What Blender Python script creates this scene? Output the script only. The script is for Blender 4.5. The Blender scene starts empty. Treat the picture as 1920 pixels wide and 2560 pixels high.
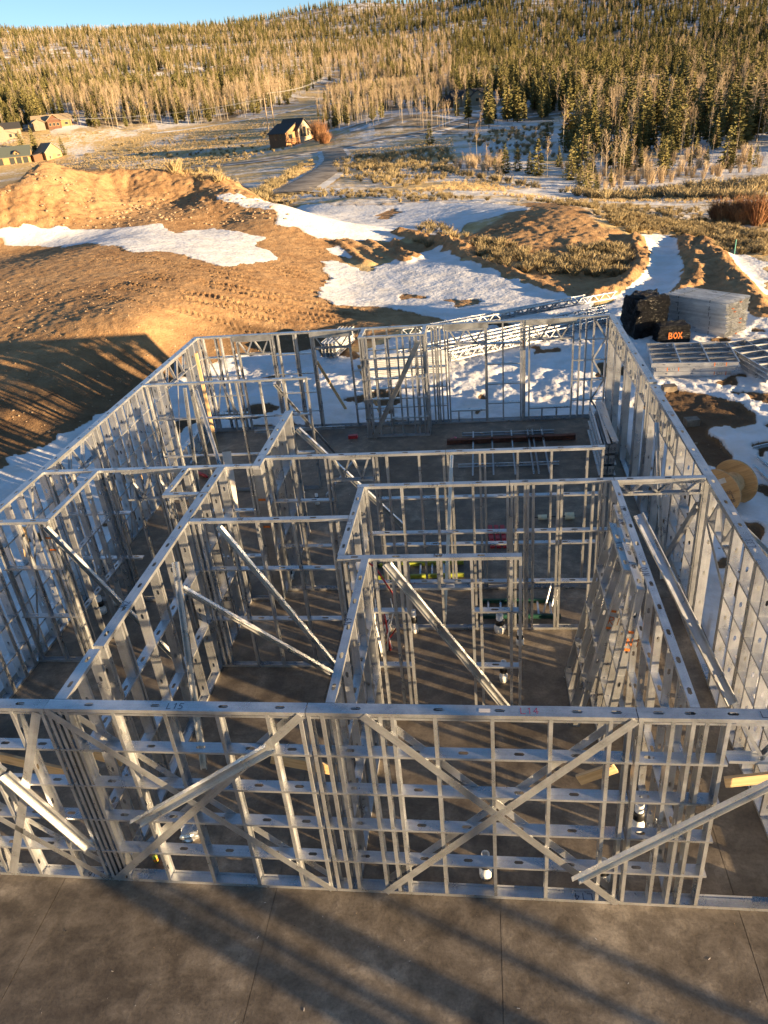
import bpy, bmesh, math, random
import numpy as np
from mathutils import Vector, Matrix
random.seed(7); np.random.seed(7)
rad = math.radians
S = bpy.context.scene
COL = S.collection

# ------------------------------------------------------------------ camera
F_PX, PITCH, YAW, ROLL = 1863.45, rad(28.6083), rad(-8.8824), rad(-5.514)
CAM = np.array([2.0013, -5.889, 8.8072])
def _basis():
    cp, sp, cy, sy = math.cos(PITCH), math.sin(PITCH), math.cos(YAW), math.sin(YAW)
    fwd = np.array([sy*cp, cy*cp, -sp]); right = np.array([cy, -sy, 0.0]); up = np.cross(right, fwd)
    cr, sr = math.cos(ROLL), math.sin(ROLL)
    return cr*right+sr*up, -sr*right+cr*up, fwd
RIGHT, UP, FWD = _basis()
cam_d = bpy.data.cameras.new('camera'); cam = bpy.data.objects.new('camera', cam_d); COL.objects.link(cam)
M = Matrix.Identity(4)
for i in range(3):
    M[i][0], M[i][1], M[i][2], M[i][3] = RIGHT[i], UP[i], -FWD[i], CAM[i]
cam.matrix_world = M
cam_d.sensor_fit = 'HORIZONTAL'; cam_d.sensor_width = 36; cam_d.lens = F_PX/1920*36
cam_d.clip_start = 0.1; cam_d.clip_end = 9000
S.camera = cam

# ------------------------------------------------------------------ sky, sun, exposure
SUN_AZ, SUN_EL = rad(-23.0), rad(5.1)          # azimuth in the xy plane, from +x
SUNV = np.array([math.cos(SUN_EL)*math.cos(SUN_AZ), math.cos(SUN_EL)*math.sin(SUN_AZ), math.sin(SUN_EL)])
W = bpy.data.worlds.new('World'); S.world = W; W.use_nodes = True
nt = W.node_tree; bg = nt.nodes['Background']
sky = nt.nodes.new('ShaderNodeTexSky'); sky.sky_type = 'NISHITA'; sky.sun_disc = False
sky.sun_elevation = rad(9); sky.sun_rotation = math.atan2(SUNV[0], SUNV[1])
sky.altitude = 2500; sky.air_density = 1.1; sky.dust_density = 0.05; sky.ozone_density = 2.4
nt.links.new(sky.outputs[0], bg.inputs[0]); bg.inputs[1].default_value = 0.052
sl = bpy.data.lights.new('sun', 'SUN'); sl.energy = 5.0; sl.angle = rad(0.53); sl.color = (1.0, 0.72, 0.40)
so = bpy.data.objects.new('sun', sl); COL.objects.link(so)
so.rotation_euler = Vector(SUNV).to_track_quat('Z', 'Y').to_euler()
S.view_settings.view_transform = 'Standard'; S.view_settings.look = 'None'
S.view_settings.exposure = 1.95; S.view_settings.gamma = 1.0
try: S.view_settings.use_curve_mapping = False
except Exception: pass
S.render.engine = 'CYCLES'
S.cycles.use_denoising = True
S.cycles.max_bounces = 6; S.cycles.diffuse_bounces = 3; S.cycles.glossy_bounces = 4
S.cycles.transparent_max_bounces = 8
S.cycles.sample_clamp_indirect = 6

H = 3.08
# ------------------------------------------------------------------ pixel -> ray (1920x2560 photograph)
def ray(px, py):
    d = FWD + (px-960)/F_PX*RIGHT - (py-1280)/F_PX*UP
    return d
def atz(px, py, z=0.0):
    d = ray(px, py); t = (z-CAM[2])/d[2]; return CAM + t*d
def aty(px, py, y):
    d = ray(px, py); t = (y-CAM[1])/d[1]; return CAM + t*d
def atx(px, py, x):
    d = ray(px, py); t = (x-CAM[0])/d[0]; return CAM + t*d
def atD(px, py, D):
    return CAM + D*ray(px, py)
def depth(p): return float((np.asarray(p)-CAM) @ FWD)

# ------------------------------------------------------------------ object helpers
def link(o, parent=None):
    COL.objects.link(o)
    if parent is not None: o.parent = parent
    return o
def tag(o, label=None, cat=None, group=None, kind=None):
    if label: o['label'] = label
    if cat: o['category'] = cat
    if group: o['group'] = group
    if kind: o['kind'] = kind
    return o
def thing(name, label, cat, loc=(0,0,0), rotz=0.0, group=None):
    o = bpy.data.objects.new(name, None); COL.objects.link(o)
    o.empty_display_size = 0.1
    o.location = loc; o.rotation_euler = (0,0,rotz)
    return tag(o, label, cat, group)
def mesh_from(name, verts, faces, mats=(), smooth=False, fm=None):
    me = bpy.data.meshes.new(name); me.from_pydata([tuple(v) for v in verts], [], faces)
    for m in mats: me.materials.append(m)
    if fm is not None:
        me.polygons.foreach_set('material_index', fm)
    if smooth: me.polygons.foreach_set('use_smooth', [True]*len(me.polygons))
    me.update(); return me
def add(name, me, parent=None, mat4=None, loc=None, rot=None):
    o = bpy.data.objects.new(name, me); COL.objects.link(o)
    if parent is not None: o.parent = parent
    if mat4 is not None: o.matrix_basis = mat4
    if loc is not None: o.location = loc
    if rot is not None: o.rotation_euler = rot
    return o
def basis(o, x, y, z=None):
    x = Vector(x).normalized(); y = Vector(y).normalized()
    z = x.cross(y).normalized() if z is None else Vector(z)
    y = z.cross(x).normalized()
    m = Matrix.Identity(4)
    for i in range(3):
        m[i][0], m[i][1], m[i][2], m[i][3] = x[i], y[i], z[i], o[i]
    return m
class MB:
    """collects boxes / tubes / prisms into one mesh"""
    def __init__(s): s.v=[]; s.f=[]; s.m=[]
    def poly(s, vs, fs, mi=0):
        n=len(s.v); s.v += [tuple(map(float,v)) for v in vs]; s.f += [tuple(n+i for i in f) for f in fs]; s.m += [mi]*len(fs)
    def box(s, x0,y0,z0,x1,y1,z1, mi=0, T=None):
        vs=[(x0,y0,z0),(x1,y0,z0),(x1,y1,z0),(x0,y1,z0),(x0,y0,z1),(x1,y0,z1),(x1,y1,z1),(x0,y1,z1)]
        if T is not None: vs=[tuple(T@Vector(v)) for v in vs]
        s.poly(vs,[(0,3,2,1),(4,5,6,7),(0,1,5,4),(1,2,6,5),(2,3,7,6),(3,0,4,7)],mi)
    def tube(s, pts, r, n=8, mi=0, caps=True):
        pts=[Vector(p) for p in pts]; rs = r if isinstance(r,(list,tuple)) else [r]*len(pts)
        rings=[]; base=len(s.v)
        for i,p in enumerate(pts):
            a = pts[min(i+1,len(pts)-1)]-pts[max(i-1,0)]
            if a.length<1e-9: a=Vector((0,0,1))
            a.normalize(); q = a.to_track_quat('Z','Y')
            for k in range(n):
                t=2*math.pi*k/n; s.v.append(tuple(p+q@Vector((rs[i]*math.cos(t),rs[i]*math.sin(t),0))))
        for i in range(len(pts)-1):
            for k in range(n):
                a=base+i*n+k; b=base+i*n+(k+1)%n
                s.f.append((a,b,b+n,a+n)); s.m.append(mi)
        if caps:
            s.f.append(tuple(base+k for k in reversed(range(n)))); s.m.append(mi)
            e=base+(len(pts)-1)*n; s.f.append(tuple(e+k for k in range(n))); s.m.append(mi)
    def lathe(s, prof, n=16, T=None, mi=0):
        base=len(s.v)
        for (r,z) in prof:
            for k in range(n):
                t=2*math.pi*k/n; v=Vector((r*math.cos(t),r*math.sin(t),z))
                s.v.append(tuple(T@v) if T is not None else tuple(v))
        for i in range(len(prof)-1):
            for k in range(n):
                a=base+i*n+k; b=base+i*n+(k+1)%n
                s.f.append((a,b,b+n,a+n)); s.m.append(mi)
    def build(s, name, mat, parent=None, smooth=False, **k):
        mats = mat if isinstance(mat,(list,tuple)) else [mat]
        return add(name, mesh_from(name, s.v, s.f, mats, smooth, s.m), parent, **k)

# ------------------------------------------------------------------ materials
def newmat(name):
    m = bpy.data.materials.new(name); m.use_nodes = True
    t = m.node_tree; return m, t, t.nodes['Principled BSDF']
def N(t, typ, **k):
    n = t.nodes.new(typ)
    for a,b in k.items():
        if a.startswith('i_'):
            n.inputs[a[2:].replace('_',' ')].default_value = b
        else: setattr(n,a,b)
    return n
def ramp(t, stops, src=None, mode='LINEAR'):
    r = t.nodes.new('ShaderNodeValToRGB'); r.color_ramp.interpolation = mode
    e = r.color_ramp.elements
    while len(e)<len(stops): e.new(0.5)
    for q,(p,c) in zip(e,stops):
        q.position=p; q.color = c if len(c)==4 else (*c,1)
    if src is not None: t.links.new(src, r.inputs[0])
    return r
def coords(t, kind='Object'):
    return t.nodes.new('ShaderNodeTexCoord').outputs[kind]
def noise(t, vec, scale, detail=4, rough=.55, dist=0):
    n = t.nodes.new('ShaderNodeTexNoise'); n.inputs['Scale'].default_value=scale
    n.inputs['Detail'].default_value=detail; n.inputs['Roughness'].default_value=rough
    n.inputs['Distortion'].default_value=dist
    t.links.new(vec, n.inputs['Vector']); return n
def mapping(t, vec, scale=(1,1,1), rot=(0,0,0)):
    m = t.nodes.new('ShaderNodeMapping'); m.inputs['Scale'].default_value=scale; m.inputs['Rotation'].default_value=rot
    t.links.new(vec, m.inputs[0]); return m.outputs[0]
def bump(t, bsdf, h, strength=.3, dist=.02):
    b = t.nodes.new('ShaderNodeBump'); b.inputs['Strength'].default_value=strength; b.inputs['Distance'].default_value=dist
    t.links.new(h, b.inputs['Height']); t.links.new(b.outputs[0], bsdf.inputs['Normal']); return b
def mixc(t, fac, a, b, mode='MIX'):
    m = t.nodes.new('ShaderNodeMix'); m.data_type='RGBA'; m.blend_type=mode
    for s,v in ((0,fac),(6,a),(7,b)):
        if hasattr(v,'links') or isinstance(v,bpy.types.NodeSocket): t.links.new(v, m.inputs[s])
        else: m.inputs[s].default_value = v if not isinstance(v,tuple) or len(v)==4 else (*v,1)
    return m.outputs[2]
def math_(t, op, a, b=0.0, clamp=False):
    m = t.nodes.new('ShaderNodeMath'); m.operation=op; m.use_clamp=clamp
    for s,v in ((0,a),(1,b)):
        if isinstance(v,bpy.types.NodeSocket): t.links.new(v,m.inputs[s])
        else: m.inputs[s].default_value=v
    return m.outputs[0]
def simple(name, col, rough=.7, var=.25, scale=6, metal=0.0, bumps=0.0, spec=None):
    m,t,b = newmat(name)
    n = noise(t, coords(t), scale, 5)
    lo=tuple(c*(1-var) for c in col); hi=tuple(min(1,c*(1+var)) for c in col)
    r = ramp(t,[(.3,lo),(.7,hi)], n.outputs[0]); t.links.new(r.outputs[0], b.inputs['Base Color'])
    b.inputs['Roughness'].default_value=rough; b.inputs['Metallic'].default_value=metal
    if bumps: bump(t,b,n.outputs[0],bumps,.02)
    if spec is not None: b.inputs['Specular IOR Level'].default_value=spec
    return m
def galv(name, base=(.59,.62,.66), rough=(.22,.44), metal=.80):
    m,t,b = newmat(name)
    geo = t.nodes.new('ShaderNodeNewGeometry'); c = coords(t,'Object')
    oi = t.nodes.new('ShaderNodeObjectInfo')
    off = t.nodes.new('ShaderNodeVectorMath'); off.operation='MULTIPLY_ADD'
    t.links.new(oi.outputs['Random'], off.inputs[0]); off.inputs[1].default_value=(37,19,53); t.links.new(c, off.inputs[2])
    v = off.outputs[0]
    blot = noise(t, v, 3.0, 5, .6, .4); streak = noise(t, mapping(t,v,(1.5,40,40)), 1.0, 4, .6)
    vor = N(t,'ShaderNodeTexVoronoi'); vor.inputs['Scale'].default_value=90; t.links.new(v, vor.inputs['Vector'])
    mix = math_(t,'ADD', math_(t,'MULTIPLY',blot.outputs[0],.65), math_(t,'MULTIPLY',streak.outputs[0],.35))
    cr = ramp(t,[(.30,tuple(x*.66 for x in base)),(.55,base),(.75,tuple(min(1,x*1.18) for x in base))], mix)
    sp = mixc(t, .16, cr.outputs[0], vor.outputs['Color'], 'OVERLAY')
    hue = t.nodes.new('ShaderNodeHueSaturation'); hue.inputs['Saturation'].default_value=.30
    t.links.new(sp, hue.inputs['Color'])
    rv = t.nodes.new('ShaderNodeMapRange'); rv.inputs[3].default_value=.86; rv.inputs[4].default_value=1.08
    t.links.new(oi.outputs['Random'], rv.inputs[0]); t.links.new(rv.outputs[0], hue.inputs['Value'])
    t.links.new(hue.outputs[0], b.inputs['Base Color'])
    mr = t.nodes.new('ShaderNodeMapRange'); mr.inputs[1].default_value=.3; mr.inputs[2].default_value=.7
    mr.inputs[3].default_value=rough[0]; mr.inputs[4].default_value=rough[1]
    t.links.new(blot.outputs[0], mr.inputs[0]); t.links.new(mr.outputs[0], b.inputs['Roughness'])
    b.inputs['Metallic'].default_value=metal
    bump(t,b,noise(t,mapping(t,v,(2,14,14)),1.0,3).outputs[0],.12,.01)
    return m
def wood(name, a, b_, scale=1.0, rough=.65):
    m,t,b = newmat(name); c = coords(t,'Object'); oi=t.nodes.new('ShaderNodeObjectInfo')
    off = t.nodes.new('ShaderNodeVectorMath'); off.operation='MULTIPLY_ADD'
    t.links.new(oi.outputs['Random'], off.inputs[0]); off.inputs[1].default_value=(13,7,9); t.links.new(c, off.inputs[2])
    g = noise(t, mapping(t, off.outputs[0], (1.2*scale, 26*scale, 26*scale)), 1.0, 5, .6, .8)
    k = noise(t, mapping(t, off.outputs[0], (2*scale,9*scale,9*scale)), 1.0, 2)
    r = ramp(t,[(.25,a),(.6,b_)], g.outputs[0])
    r2 = ramp(t,[(.30,(.55,.42,.30)),(.40,(1,1,1))], k.outputs[0])
    t.links.new(mixc(t,.7,r.outputs[0],r2.outputs[0],'MULTIPLY'), b.inputs['Base Color'])
    b.inputs['Roughness'].default_value=rough; bump(t,b,g.outputs[0],.15,.01)
    return m
MAT = {}
MAT['galv'] = galv('galvanized_steel')
MAT['galv_dull'] = galv('galvanized_steel_weathered', (.47,.48,.485), (.32,.52), .82)
MAT['galv_new'] = galv('galvanized_steel_new', (.80,.80,.77), (.25,.42), .4)
MAT['lumber'] = wood('lumber', (.50,.30,.13), (.68,.47,.25))
MAT['reelwood'] = wood('reel_wood', (.45,.24,.09), (.66,.40,.18), .8)
MAT['marker'] = simple('marker_ink', (.02,.025,.06), .6, .2)
MAT['marker_red'] = simple('marker_red_ink', (.35,.05,.12), .6, .2)
MAT['orange'] = simple('orange_paint', (.66,.17,.025), .55, .15)
MAT['pvc'] = simple('white_pvc', (.78,.77,.74), .35, .06, 20)
MAT['black_rubber'] = simple('black_rubber', (.015,.015,.016), .5, .2)
MAT['red_plastic'] = simple('red_plastic', (.42,.03,.035), .4, .2)
MAT['rust'] = simple('rusty_steel', (.13,.05,.03), .75, .4, 9, bumps=.2)
MAT['sticker'] = simple('paper_label', (.78,.70,.62), .8, .1)
MAT['lime'] = simple('lime_fiberglass', (.33,.37,.05), .45, .15)
MAT['green'] = simple('green_fiberglass', (.02,.075,.055), .45, .2)
MAT['foam'] = simple('foam', (.72,.68,.48), .8, .1)
MAT['white'] = simple('white_plastic', (.8,.8,.78), .4, .05)
MAT['pink'] = simple('pink_flagging', (.85,.2,.38), .6, .1)
# ------------------------------------------------------------------ terrain height
def _hash(ix, iy, seed):
    h = (ix.astype(np.int64)*374761393 + iy.astype(np.int64)*668265263 + seed*1442695041) & 0xffffffff
    h = ((h ^ (h >> 13))*1274126177) & 0xffffffff
    h = (h ^ (h >> 16)) & 0xffff
    return h/65535.0
def vnoise(x, y, seed=0):
    ix, iy = np.floor(x), np.floor(y); fx, fy = x-ix, y-iy
    fx = fx*fx*(3-2*fx); fy = fy*fy*(3-2*fy)
    a=_hash(ix,iy,seed); b=_hash(ix+1,iy,seed); c=_hash(ix,iy+1,seed); d=_hash(ix+1,iy+1,seed)
    return (a*(1-fx)+b*fx)*(1-fy)+(c*(1-fx)+d*fx)*fy
def fbm(x, y, seed=0, octv=4, gain=.5):
    x, y = x*.924-y*.383, x*.383+y*.924
    s=0; a=1; tot=0
    for o in range(octv):
        s = s + a*(vnoise(x, y, seed+o*17)-.5); tot += a; a *= gain
        x, y = (x*.799-y*.602)*2.03+11.3, (x*.602+y*.799)*2.03+5.7
    return s/tot*2
class TPS:
    def __init__(s, pts, sc, lam=1e-3):
        P = np.array(pts, float); s.xy = P[:,:2]/sc; s.sc = sc; n=len(P)
        K = s.phi(np.linalg.norm(s.xy[:,None]-s.xy[None],axis=2)); K += lam*np.eye(n)
        A = np.zeros((n+3,n+3)); A[:n,:n]=K; A[:n,n]=1; A[:n,n+1:]=s.xy; A[n:,:n]=A[:n,n:].T
        s.w = np.linalg.solve(A, np.concatenate([P[:,2],np.zeros(3)]))
    @staticmethod
    def phi(r): return np.where(r>1e-9, r*r*np.log(np.maximum(r,1e-9)), 0)
    def __call__(s, x, y):
        x=np.asarray(x,float)/s.sc; y=np.asarray(y,float)/s.sc; n=len(s.xy)
        out = s.w[n]+s.w[n+1]*x+s.w[n+2]*y
        for i in range(n):
            r2=(x-s.xy[i,0])**2+(y-s.xy[i,1])**2
            out = out + s.w[i]*.5*r2*np.log(np.maximum(r2,1e-12))
        return out
YARD = -0.16
near = [(x,y,YARD) for x,y in [(-7.6,0),(-7.6,6),(-7.6,11),(-7.6,16),(-6,18),(-2,17.5),(2,17.5),(6,17.5),(7.5,0),(7.5,5),(7.5,10),(7,14),(10,13),(12,17),
        (0,21),(5,21),(9,21),(13,21),(-4,21.5),(0,-8),(-8,-8),(10,-10),(0,-20),(-20,-12),(20,-30),(-10,4),(11,8),(12,27),(8,28),(3,26)]]
near += [tuple(atz(px,py,z)) for px,py,z in [
  (0,1180,-.1),(114,1112,-.1),(202,1066,-.1),(560,908,-.1),(400,960,-.05),
  (345,812,1.75),(20,843,1.5),(0,1000,.65),(150,950,.75),(300,900,.7),(430,890,.45),(480,850,.7),
  (0,760,2.0),(300,740,2.05),(600,760,1.1),(600,830,.45),(760,840,.05),(850,770,.1),(700,700,.9),(450,660,1.95),(0,680,2.4),(250,640,2.4),(600,640,1.5),
  (0,600,2.6),(300,600,2.5),(650,600,1.4),(740,640,.8),
  (760,520,.2),(1000,520,.1),(1200,512,.3),(1000,560,.1),(850,560,.3),(720,560,.8),
  (900,640,0),(1200,700,-.1),(1000,700,-.05),(850,720,.05),(1100,650,.0),(1080,780,-.15),(1300,790,-.16),
  (1330,522,.95),(1420,520,1.15),(1480,545,.75),(1180,575,.35),(1380,640,-.1),(1250,640,.1),(1560,610,-.15),(1600,650,-.45),(1450,700,-.25),
  (1650,620,-.6),(1560,760,-.3),(1760,650,-.3),(1850,700,-.45),(1900,620,-.7),(1900,560,-1.3),(1700,560,-1.0),(1900,800,-.3),
  (1500,500,-2.4),(1480,475,-2.9),(1900,450,-3.2),(1700,440,-3.2),(1300,430,-2.3),(1150,440,-1.9),(1750,500,-2.2),
  (960,480,-.7),(600,465,-.8),(1200,480,-.9),(820,440,-1.0)]]
def mound(px,py,D): return tuple(atD(px,py,D))
near += [mound(0,475,57),mound(-80,500,56),mound(60,440,59),mound(108,411,61),mound(145,427,62),mound(290,433,63),mound(400,431,63),mound(530,441,62),mound(620,478,59),mound(700,512,56)]
near += [tuple(atz(px,py,z)) for px,py,z in [(0,565,2.8),(200,566,2.75),(380,556,2.6),(560,560,2.0),(300,480,4.2),(100,490,4.4),(480,490,3.5)]]
for p in [(0,475,57),(145,427,62),(400,431,63),(620,478,59)]:       # the ground falls away behind the mound
    q = atD(*p); d = (q-CAM)[:2]; d /= np.linalg.norm(d); near.append((q[0]+d[0]*14, q[1]+d[1]*14, -.4))
near += [(-60,20,2.5),(-45,5,2.2),(-35,-10,1.0),(-70,60,0),(60,-60,-2),(60,0,-2),(60,40,-3),(30,10,-.5),(30,-25,-.6),(0,-60,-.5),(-60,-40,.5)]
far = [tuple(atz(px,py,z)) for px,py,z in [(960,480,-.7),(600,465,-.8),(1200,480,-.9),(820,440,-1),(1500,500,-2.4),(1480,475,-2.9),(1900,450,-3.2),(1700,440,-3.2),(1300,430,-2.3),(1150,440,-1.9),
  (750,385,-1),(720,362,-.5),(1000,350,-.2),(300,400,-1),(1200,330,-.2),(1250,300,.8),(130,405,-.4),(1100,365,-1.2)]]
far += [tuple(atD(px,py,D)) for px,py,D in [(0,345,330),(140,322,330),(400,316,335),(560,300,340),(640,285,345),(760,270,380),(900,260,330),(1050,285,240),(1180,262,300),(1340,258,270),(1500,238,275),(1650,230,280),(1850,270,220),(1900,330,140),(1700,330,150),
  (0,215,560),(300,190,560),(600,180,580),(900,170,560),(1200,165,520),(1500,150,480),(1850,150,430),
  (-200,75,1150),(0,82,1100),(300,80,1100),(600,78,1150),(760,45,1200),(860,22,1250),(960,8,1250),(1100,5,1200),(1300,-30,1150),(1600,-60,1100),(1900,-90,1050),(2100,-90,1000),
  (240,135,800),(700,120,820),(1000,95,820),(1350,70,780),(1800,30,700)]]
far += [(-500,100,-2),(-300,-200,-2),(0,-400,-10),(300,-200,-6),(150,0,-4),(150,80,-5),(-200,60,-1),(500,100,10),(-100,-60,0)]
for px in (0,300,600,860,1100,1500,1900):
    q=atD(px,80,1700); q[2]*=.75; far.append(tuple(q))
T_near, T_far = TPS(near, 20, 2e-3), TPS(far, 300, 1e-4)
def shade_berm(x, y):
    # unseen earth ridge, added to shade the right side of the yard
    u = (x-17.0+0.15*(y-2))/2.4; v = np.clip((y-6.2)/6.3,-3,3)
    return 3.1*np.exp(-u*u)*np.exp(-v**4)
def ground(x, y):
    x=np.asarray(x,float); y=np.asarray(y,float)
    r = np.hypot(x-CAM[0], y-CAM[1])
    w = np.clip((r-75)/45,0,1); w = w*w*(3-2*w)
    z = np.zeros(np.broadcast(x,y).shape); x=np.broadcast_to(x,z.shape); y=np.broadcast_to(y,z.shape); w=np.broadcast_to(w,z.shape)
    a = w<1; b = w>0
    if a.any(): z[a] += (1-w[a])*T_near(x[a],y[a])
    if b.any(): z[b] += w[b]*T_far(x[b],y[b])
    # level pad round the building
    dx = np.maximum(np.maximum(-7.9-x, x-8.5),0); dy=np.maximum(np.maximum(-9-y,y-18),0); d=np.hypot(dx,dy)
    k = np.clip(d/4.5,0,1); k=k*k*(3-2*k)
    z = YARD*(1-k)+z*k
    z = z + shade_berm(x,y)
    rr = np.clip((np.hypot(x-CAM[0],y-CAM[1])-300)/300,0,1)
    if (rr>0).any(): z = z + rr*10*fbm(x/160,y/160,5,3)
    return z
def gz(x,y): return float(ground(np.array([x]),np.array([y]))[0])
_TS = np.concatenate([np.arange(7,90,.25), 90*1.012**np.arange(0,260)])
def gnd(px, py, beyond=0):
    """where the pixel's ray meets the ground"""
    d = ray(px,py); pts = CAM[None]+_TS[:,None]*d[None]
    h = pts[:,2]-ground(pts[:,0],pts[:,1]); 
    h = np.where(_TS<beyond,1.0,h); i = np.argmax(h<0)
    if h[i]>=0: i=len(h)-1
    t0,t1,h0,h1=_TS[i-1],_TS[i],h[i-1],h[i]
    t = t0+(t1-t0)*np.clip(h0/(h0-h1+1e-9),0,1); return CAM+t*d
def poly_w(pts): return np.array([gnd(*p)[:2] for p in pts])
def inside(x, y, poly):
    m = np.zeros(x.shape,bool)
    bb = (x>poly[:,0].min())&(x<poly[:,0].max())&(y>poly[:,1].min())&(y<poly[:,1].max())
    xs, ys = x[bb], y[bb]; r=np.zeros(xs.shape,bool); j=len(poly)-1
    for i in range(len(poly)):
        xi,yi=poly[i]; xj,yj=poly[j]
        c=((yi>ys)!=(yj>ys))&(xs<(xj-xi)*(ys-yi)/((yj-yi) if yj!=yi else 1e-9)+xi); r^=c; j=i
    m[bb]=r; return m
def along(x, y, line, reach):
    """lateral distance and running length to a polyline"""
    best=np.full(x.shape,1e9); s=np.zeros(x.shape); acc=0
    for i in range(len(line)-1):
        a,b=line[i],line[i+1]; L=np.hypot(*(b-a)); e=(b-a)/L
        u=(x-a[0])*e[0]+(y-a[1])*e[1]; v=-(x-a[0])*e[1]+(y-a[1])*e[0]
        uc=np.clip(u,0,L); d=np.hypot(u-uc,v); m=d<np.abs(best)
        best=np.where(m,np.where(v<0,-d,d),best); s=np.where(m,acc+uc,s); acc+=L
    return best,s,acc
def smoothline(p, n=40):
    p=np.array(p,float); t=np.linspace(0,len(p)-1,n); out=[]
    for q in t:
        i=min(int(q),len(p)-2); f=q-i; p0=p[max(i-1,0)];p1=p[i];p2=p[i+1];p3=p[min(i+2,len(p)-1)]
        out.append(.5*((2*p1)+(-p0+p2)*f+(2*p0-5*p1+4*p2-p3)*f*f+(-p0+3*p1-3*p2+p3)*f**3))
    return np.array(out)

SNOW = [poly_w(p) for p in [
 [(0,568),(150,568),(300,572),(400,560),(412,572),(440,585),(480,577),(540,572),(600,580),(672,594),(650,605),(640,618),(690,630),(700,645),(655,658),(600,665),(560,668),(510,655),(460,640),(400,630),(330,632),(280,615),(200,613),(120,618),(0,612)],
 [(530,492),(640,500),(760,511),(830,515),(960,512),(1070,505),(1200,508),(1300,515),(1330,525),(1270,532),(1240,542),(1160,560),(1150,585),(1060,600),(960,604),(880,598),(840,602),(800,598),(740,572),(690,565),(700,540),(690,530),(640,520),(560,505)],
 [(795,735),(820,700),(805,680),(815,655),(860,655),(880,665),(920,680),(960,665),(1010,650),(1060,632),(1100,622),(1170,658),(1200,660),(1260,690),(1330,720),(1400,737),(1450,752),(1500,775),(1560,800),(1480,850),(1300,825),(1200,815),(1110,802),(1080,790),(1000,775),(960,772),(900,770),(850,765),(820,750)],
 [(815,618),(850,612),(880,640),(930,660),(870,650)],
 [(1595,590),(1640,583),(1690,590),(1705,640),(1712,690),(1690,735),(1650,775),(1560,830),(1480,830),(1500,770),(1560,725),(1600,690),(1612,640)],
 [(1745,610),(1800,640),(1860,640),(1925,655),(1925,790),(1890,760),(1850,700),(1800,660)],
]]
YSNOW = [np.array([(-13.4,9),(-12.9,13.2),(-12.4,15.6),(-11.8,17.5),(-9.8,21.5),(-8.4,24.2),(-5.5,24.6),(-3.2,24.2),(-1,26.5),(3,28.5),(7,29),(12,28.5),(18,22),(18,-9),(5.8,-9),(-7,-9),(-14,0)])]
SDIRT = [poly_w(p) for p in [
 [(1690,975),(1780,985),(1850,1010),(1900,1060),(1850,1078),(1800,1065),(1790,1100),(1830,1150),(1800,1190),(1740,1175),(1700,1100),(1680,1050),(1650,1000)],
 [(1000,772),(1080,790),(1110,805),(1020,815),(940,830),(880,800),(900,775)],
 [(1120,752),(1200,748),(1215,760),(1160,768)],
 [(1010,735),(1080,738),(1060,748),(1000,745)],
 [(940,540),(985,520),(1000,530),(960,552)],
 [(800,865),(880,860),(890,900),(830,890)],
]]
DIRT = [poly_w([(-60,1200),(-60,520),(0,470),(110,405),(290,425),(400,425),(540,430),(640,478),(720,505),(800,520),(900,600),(1050,640),(1180,655),(1330,715),(1440,742),(1560,720),(1600,690),(1610,620),(1560,590),(1500,560),(1470,530),(1400,508),(1320,508),(1260,540),(1150,600),(900,600),(870,640),(860,700),(960,770),(1000,830),(840,880),(560,910),(300,1030),(100,1130)]),
        poly_w([(1690,585),(1740,600),(1800,650),(1860,700),(1925,790),(1925,850),(1800,760),(1700,740),(1715,690),(1705,640)])]
BRUSH = [poly_w([(1180,600),(1260,610),(1380,650),(1500,600),(1560,620),(1590,640),(1560,690),(1400,690),(1280,680),(1190,650)])]
TRACKS = [smoothline(poly_w(p)) for p in [
 [(250,716),(400,738),(560,765),(720,795),(880,812)], [(300,690),(450,705),(640,742),(800,775),(960,795)],
 [(380,668),(520,690),(680,715),(820,748)], [(560,650),(680,668),(800,690)], [(640,612),(720,620),(830,650)],
 [(430,740),(600,782),(760,812)], [(120,660),(300,650),(480,672),(640,690)], [(520,725),(700,752),(900,790)], [(620,660),(740,690),(850,740)]]]
RIDGES = [(smoothline(poly_w(p),16),w,h) for p,w,h in [
 ([(845,612),(880,635),(915,662)],.45,.32), ([(875,608),(915,630),(955,655)],.4,.28), ([(925,612),(970,640),(1015,658)],.5,.35), ([(990,612),(1010,640),(1040,650)],.5,.38),
 ([(1000,590),(1040,600),(1100,612),(1170,630)],.8,.5), ([(1100,612),(1180,650),(1260,678),(1400,735)],.45,.25),
 ([(1712,600),(1730,650),(1735,700),(1700,745)],.6,.35), ([(1760,610),(1800,660),(1850,720),(1915,800)],.7,.4), ([(1590,600),(1600,660),(1560,715),(1480,750)],.6,.4)]]

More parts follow.
